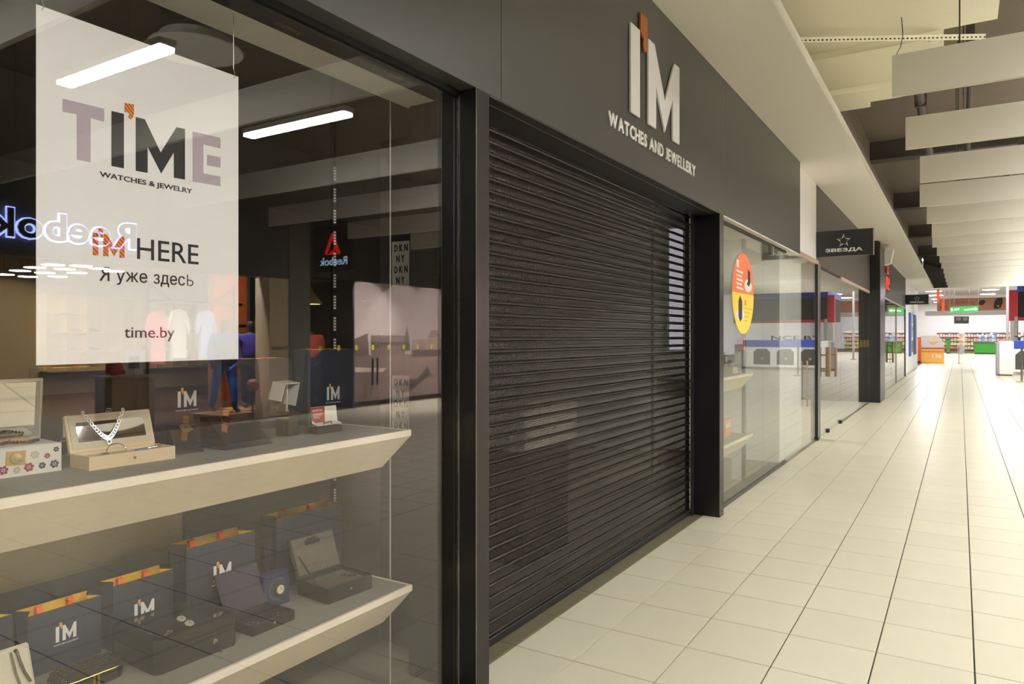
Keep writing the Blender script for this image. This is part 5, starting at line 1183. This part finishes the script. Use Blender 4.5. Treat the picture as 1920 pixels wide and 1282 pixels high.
for k in range(5):
    x = a.x + .4 + .22 * (k % 3) + (.8 if k > 2 else 0); y = 75.3 + .2 * (k % 2)
    o = thing('water_bottle', ('leftmost', 'second', 'third', 'fourth', 'rightmost')[k] + ' clear water bottle in the row on the green cash desk', 'bottle', (x, y, c.z), 'water bottles on the green cash desk')
    hb_ = .62 if k in (0, 2, 4) else .8
    MB().lathe([(.09, 0), (.095, .06 * hb_), (.085, .3 * hb_), (.095, .58 * hb_), (.09, .78 * hb_), (.03, .93 * hb_), (.03, .97 * hb_)], 12, (x, y, c.z), 'z').build('body', mat('water_blue', (170, 190, 210), .2), o)
    MB().lathe([(.035, .97 * hb_), (.035, 1.02 * hb_)], 10, (x, y, c.z), 'z').build('cap', mat('cap_dark', (50, 60, 80), .5), o)
    MB().lathe([(.097, .38 * hb_), (.097, .52 * hb_)], 12, (x, y, c.z), 'z').build('paper_band', mat('band_blue', (90, 130, 190), .5), o)
tm_ = thing('till_monitor', 'grey till monitor on the green cash desk', 'monitor', (a.x + 1.2, 75.3, c.z)); MB().bbox(a.x + 1.35, a.x + 1.6, 75.25, 75.3, c.z + .25, c.z + .8, .01).build('screen', mat('monitor_grey', (110, 120, 140), .4), tm_); MB().tube([(a.x + 1.47, 75.28, c.z), (a.x + 1.47, 75.28, c.z + .3)], .03, 8).build('stand', M_BLACKM, tm_)
# hanging signs
def hanging(name, label, cat, pts, Y, rgb, extra=None):
    q = [ony(u, v, Y) for u, v in pts]; t = thing(name, label, cat, (sum(p.x for p in q) / len(q), Y, min(p.z for p in q)))
    MB().prism([(p.x, p.z) for p in q], Y, Y + .06, 'xzy').build('board', mat('%s_%d' % (name, rgb[0]), rgb, .5), t)
    for p in (q[0], q[1]): MB().tube([(p.x, Y + .03, p.z - .02), (p.x, Y + .03, 5.6)], .007, 5).build('hanger_rod', M_STEEL, t)
    return t
t = hanging('direction_sign', 'green hanging direction sign with white arrows', 'sign', [(1781, 575.5), (1834.5, 573), (1834.5, 585), (1781, 586.5)], 62, (46, 176, 84))
far_poly('arrow', [(1781.5, 580), (1784.5, 577), (1787, 579.5), (1787, 581), (1784.5, 584)], 62, M_LOGO, t)
far_poly('arrow', [(1807.5, 579.5), (1828, 577.5), (1828, 576), (1833.5, 579), (1829, 582.5), (1828, 581), (1807.5, 582)], 62, M_LOGO, t)
far_poly('word_block', [(1789.5, 579), (1798.5, 577.5), (1798.5, 581), (1789.5, 582)], 62, M_LOGO, t)
hanging('pennant', 'nearer orange hanging pennant beside the dark screen', 'pennant', [(1756, 542), (1762, 542), (1762, 567.5), (1756, 567.5)], 56, (226, 84, 36))
hanging('pennant', 'lower orange hanging pennant in front of the brown fascia', 'pennant', [(1766, 559.5), (1771, 559.5), (1771, 586), (1766, 586)], 64, (228, 86, 34))
t = hanging('hanging_screen', 'black twin-disc hanging screen over the supermarket entrance', 'screen', [(1789, 593), (1817, 593), (1816.5, 606.5), (1789, 606.5)], 72, (40, 44, 40))
for u in (1797, 1810): far_poly('disc', [(u + 5 * math.cos(q * PI / 8), 597.5 + 3.4 * math.sin(q * PI / 8)) for q in range(16)], 72, mat('disc_grey', (96, 98, 96), .5), t)
# yellow machine
Y = 47.8; a = ony(1727, 681, Y); c = ony(1770, 629, Y)
ym = thing('vending_machine', 'yellow and grey arched machine by the far hall entrance', 'machine', ((a.x + c.x) / 2, Y, 0))
hz = ony(1750, 653, Y).z; w = c.x - a.x
MB().bbox(a.x, c.x, Y, Y + .8, 0, hz, .02).build('base', mat('machine_amber', (236, 176, 84), .5), ym)
arch = [(a.x, hz), (c.x, hz)] + [(c.x - .45 * w + .45 * w * math.cos(q * PI / 16), hz + (c.z - hz) * math.sin(q * PI / 16)) for q in range(1, 9)] + [(a.x, c.z)]
MB().prism(arch, Y + .02, Y + .78, 'xzy').build('hood', mat('machine_grey', (206, 202, 198), .4), ym)
for k in range(4):
    w0 = .5 + k * .7; cx, cz = a.x + w * .52, hz + .32
    MB().prism([(cx, cz - .1), (cx + .26 * math.cos(w0 - .2), cz + .2 * math.sin(w0 - .2)), (cx + .3 * math.cos(w0), cz + .3 * math.sin(w0)), (cx + .22 * math.cos(w0 + .25), cz + .25 * math.sin(w0 + .25))], Y - .0, Y + .019, 'xzy').build('petal_emblem', mat('petal_peach', (246, 190, 130), .5), ym)
text('number', '136', frame('-Y', (a.x + w * .5, Y - .001, .3)), .45, .22, .01, M_LOGO, ym, .01)
os_ = thing('leaflet_stand', 'slim orange leaflet stand beside the yellow machine', 'stand', (a.x - .1, Y + .3, 0))
MB().bbox(a.x - .28, a.x - .02, Y + .2, Y + .5, .1, 1.5, .01).build('panel', mat('stand_orange', (244, 116, 40), .5), os_); MB().bbox(a.x - .32, a.x + .0, Y + .1, Y + .6, 0, .1, .01).build('foot', M_BLACKM, os_)
bt = thing('barrier_belt', 'red retractable barrier belt across the far hall', 'barrier', (.5, 52, 0))
p = ony(1727, 652, 47.6); q = ony(1798, 655, 47.6)
MB().box(p.x, q.x, 47.6, 47.61, p.z - .06, p.z + .02).build('belt', mat('belt_red', (170, 64, 40), .6), bt)
for x in (p.x, q.x): MB().tube([(x, 47.6, .0), (x, 47.6, 1.0)], .018, 8).build('post', M_STEEL, bt); MB().lathe([(.09, 0), (.09, .02), (.02, .04)], 14, (x, 47.6, 0), 'z').build('foot', M_STEEL, bt)
ws = thing('wire_stand', 'small wire goods stand before the supermarket racks', 'stand', (ony(1802, 660, 74).x, 74, 0))
x = ony(1802, 660, 74).x
MB().bbox(x - .25, x + .25, 74, 74.5, .1, .75, .02).build('basket', mat('basket_grey', (150, 150, 150), .5), ws); MB().tube([(x, 74.25, .0), (x, 74.25, 1.9)], .04, 8).build('pole', M_STEEL, ws)
for k in range(6): MB().bbox(x - .18, x + .18, 74.1, 74.4, .85 + k * .18, .98 + k * .18, .01).build('goods_pack', mat('pack_%d' % (k % 3), ((214, 170, 120), (176, 150, 120), (222, 206, 190))[k % 3], .6), ws)
# white kiosk with reversed lettering
Y = 33.9; a = ony(1873, 704, Y); c = ony(1901, 640, Y)
kx = thing('kiosk_counter', 'white kiosk counter block beside the blue band', 'counter', ((a.x + c.x) / 2, Y, 0))
MB().bbox(a.x, c.x, Y, Y + 1.1, .04, c.z, .03).build('body', M_WHITE, kx); MB().bbox(a.x - .08, a.x, Y + .05, Y + 1.0, 0, c.z - .05, .01).build('side_panel', mat('kiosk_side', (160, 164, 170), .4), kx); MB().box(a.x - .06, c.x - .06, Y + .05, Y + 1.05, 0, .04).build('plinth', M_FASCIA, kx)
k2 = thing('kiosk_counter', 'long white kiosk counter with dark round panels and a blue band', 'counter', (3, 35.2, 0))
MB().bbox(c.x + .02, 5.2, 34.9, 35.5, .1, 1.02, .02).build('body', M_WHITE, k2)
MB().bbox(c.x - .02, 5.2, 34.88, 35.52, 1.06, 1.36, .01).build('blue_band', mat('band_royal', (28, 62, 170), .4), k2)
MB().box(c.x + .02, 5.2, 34.95, 35.45, 1.02, 1.06).build('ledge', M_WHITE, k2)
for k in range(3):
    x = c.x + .1 + k * 1.05; MB().prism([(x, .22), (x + .75, .22), (x + .75, .8), (x + .6, .95), (x + .15, .95), (x, .8)], 34.885, 34.9, 'xzy').build('round_panel', mat('panel_dark', (64, 62, 62), .4), k2)
    MB().lathe([(.06, -.012), (.06, 0)], 12, (x + .35, 34.885, .5), 'y').build('knob', M_STEEL, k2)
text('lettering', 'NCE.BY', frame('+Y', (4.0, 35.3, 1.36)), 2.2, .2, .03, M_INK, k2, .01)
ps = thing('barrier_post', 'steel barrier post in front of the kiosk', 'post', (1.9, 29.5, 0)); x = ony(1916, 700, 29.5).x
MB().tube([(x, 29.5, .0), (x, 29.5, 1.15)], .035, 10).build('tube', M_STEEL, ps); MB().lathe([(.18, 0), (.18, .02), (.04, .05)], 16, (x, 29.5, 0), 'z').build('foot', M_STEEL, ps)
# market stall with dark canopy, blue top band and red column
ml = thing('market_stall', 'food stall with a dark canopy and blue and red bands', 'stall', (4, 41, 0))
MB().bbox(2.25, 7.0, 40, 45, 2.35, 3.55, .02).build('canopy', M_BLACKM, ml); MB().bbox(2.2, 7.05, 39.95, 45.05, 3.55, 3.9, .02).build('blue_band', MATS['band_royal'], ml)
MB().bbox(1.9, 2.24, 40, 40.4, 2.25, 3.65, .01).build('red_column_head', mat('stall_red', (206, 36, 54), .5), ml); MB().bbox(1.95, 2.2, 40.05, 40.35, 0, 2.25, .01).build('column', M_WHITE, ml)
MB().bbox(2.25, 7.0, 39.96, 40.0, 2.25, 2.4, .005).build('red_band', MATS['stall_red'], ml); MB().bbox(2.6, 7, 40.2, 41, 0, 1.1, .02).build('counter', M_WHITE, ml)
for k, (u, Y) in enumerate(((1889, 52), (1905.5, 38.5))):
    x = ony(u, 600, Y).x; o = thing('steel_column', ('slim grey column beside the red banded stall', 'slim grey column nearest the kiosk')[k], 'column', (x, Y, 0))
    MB().tube([(x, Y, 0), (x, Y, 5.6 if k == 0 else 2.4)], .07, 12).build('shaft', mat('column_grey', (166, 160, 158), .5), o); MB().lathe([(.16, 0), (.16, .04), (.1, .08)], 14, (x, Y, 0), 'z').build('base', M_STEEL, o)
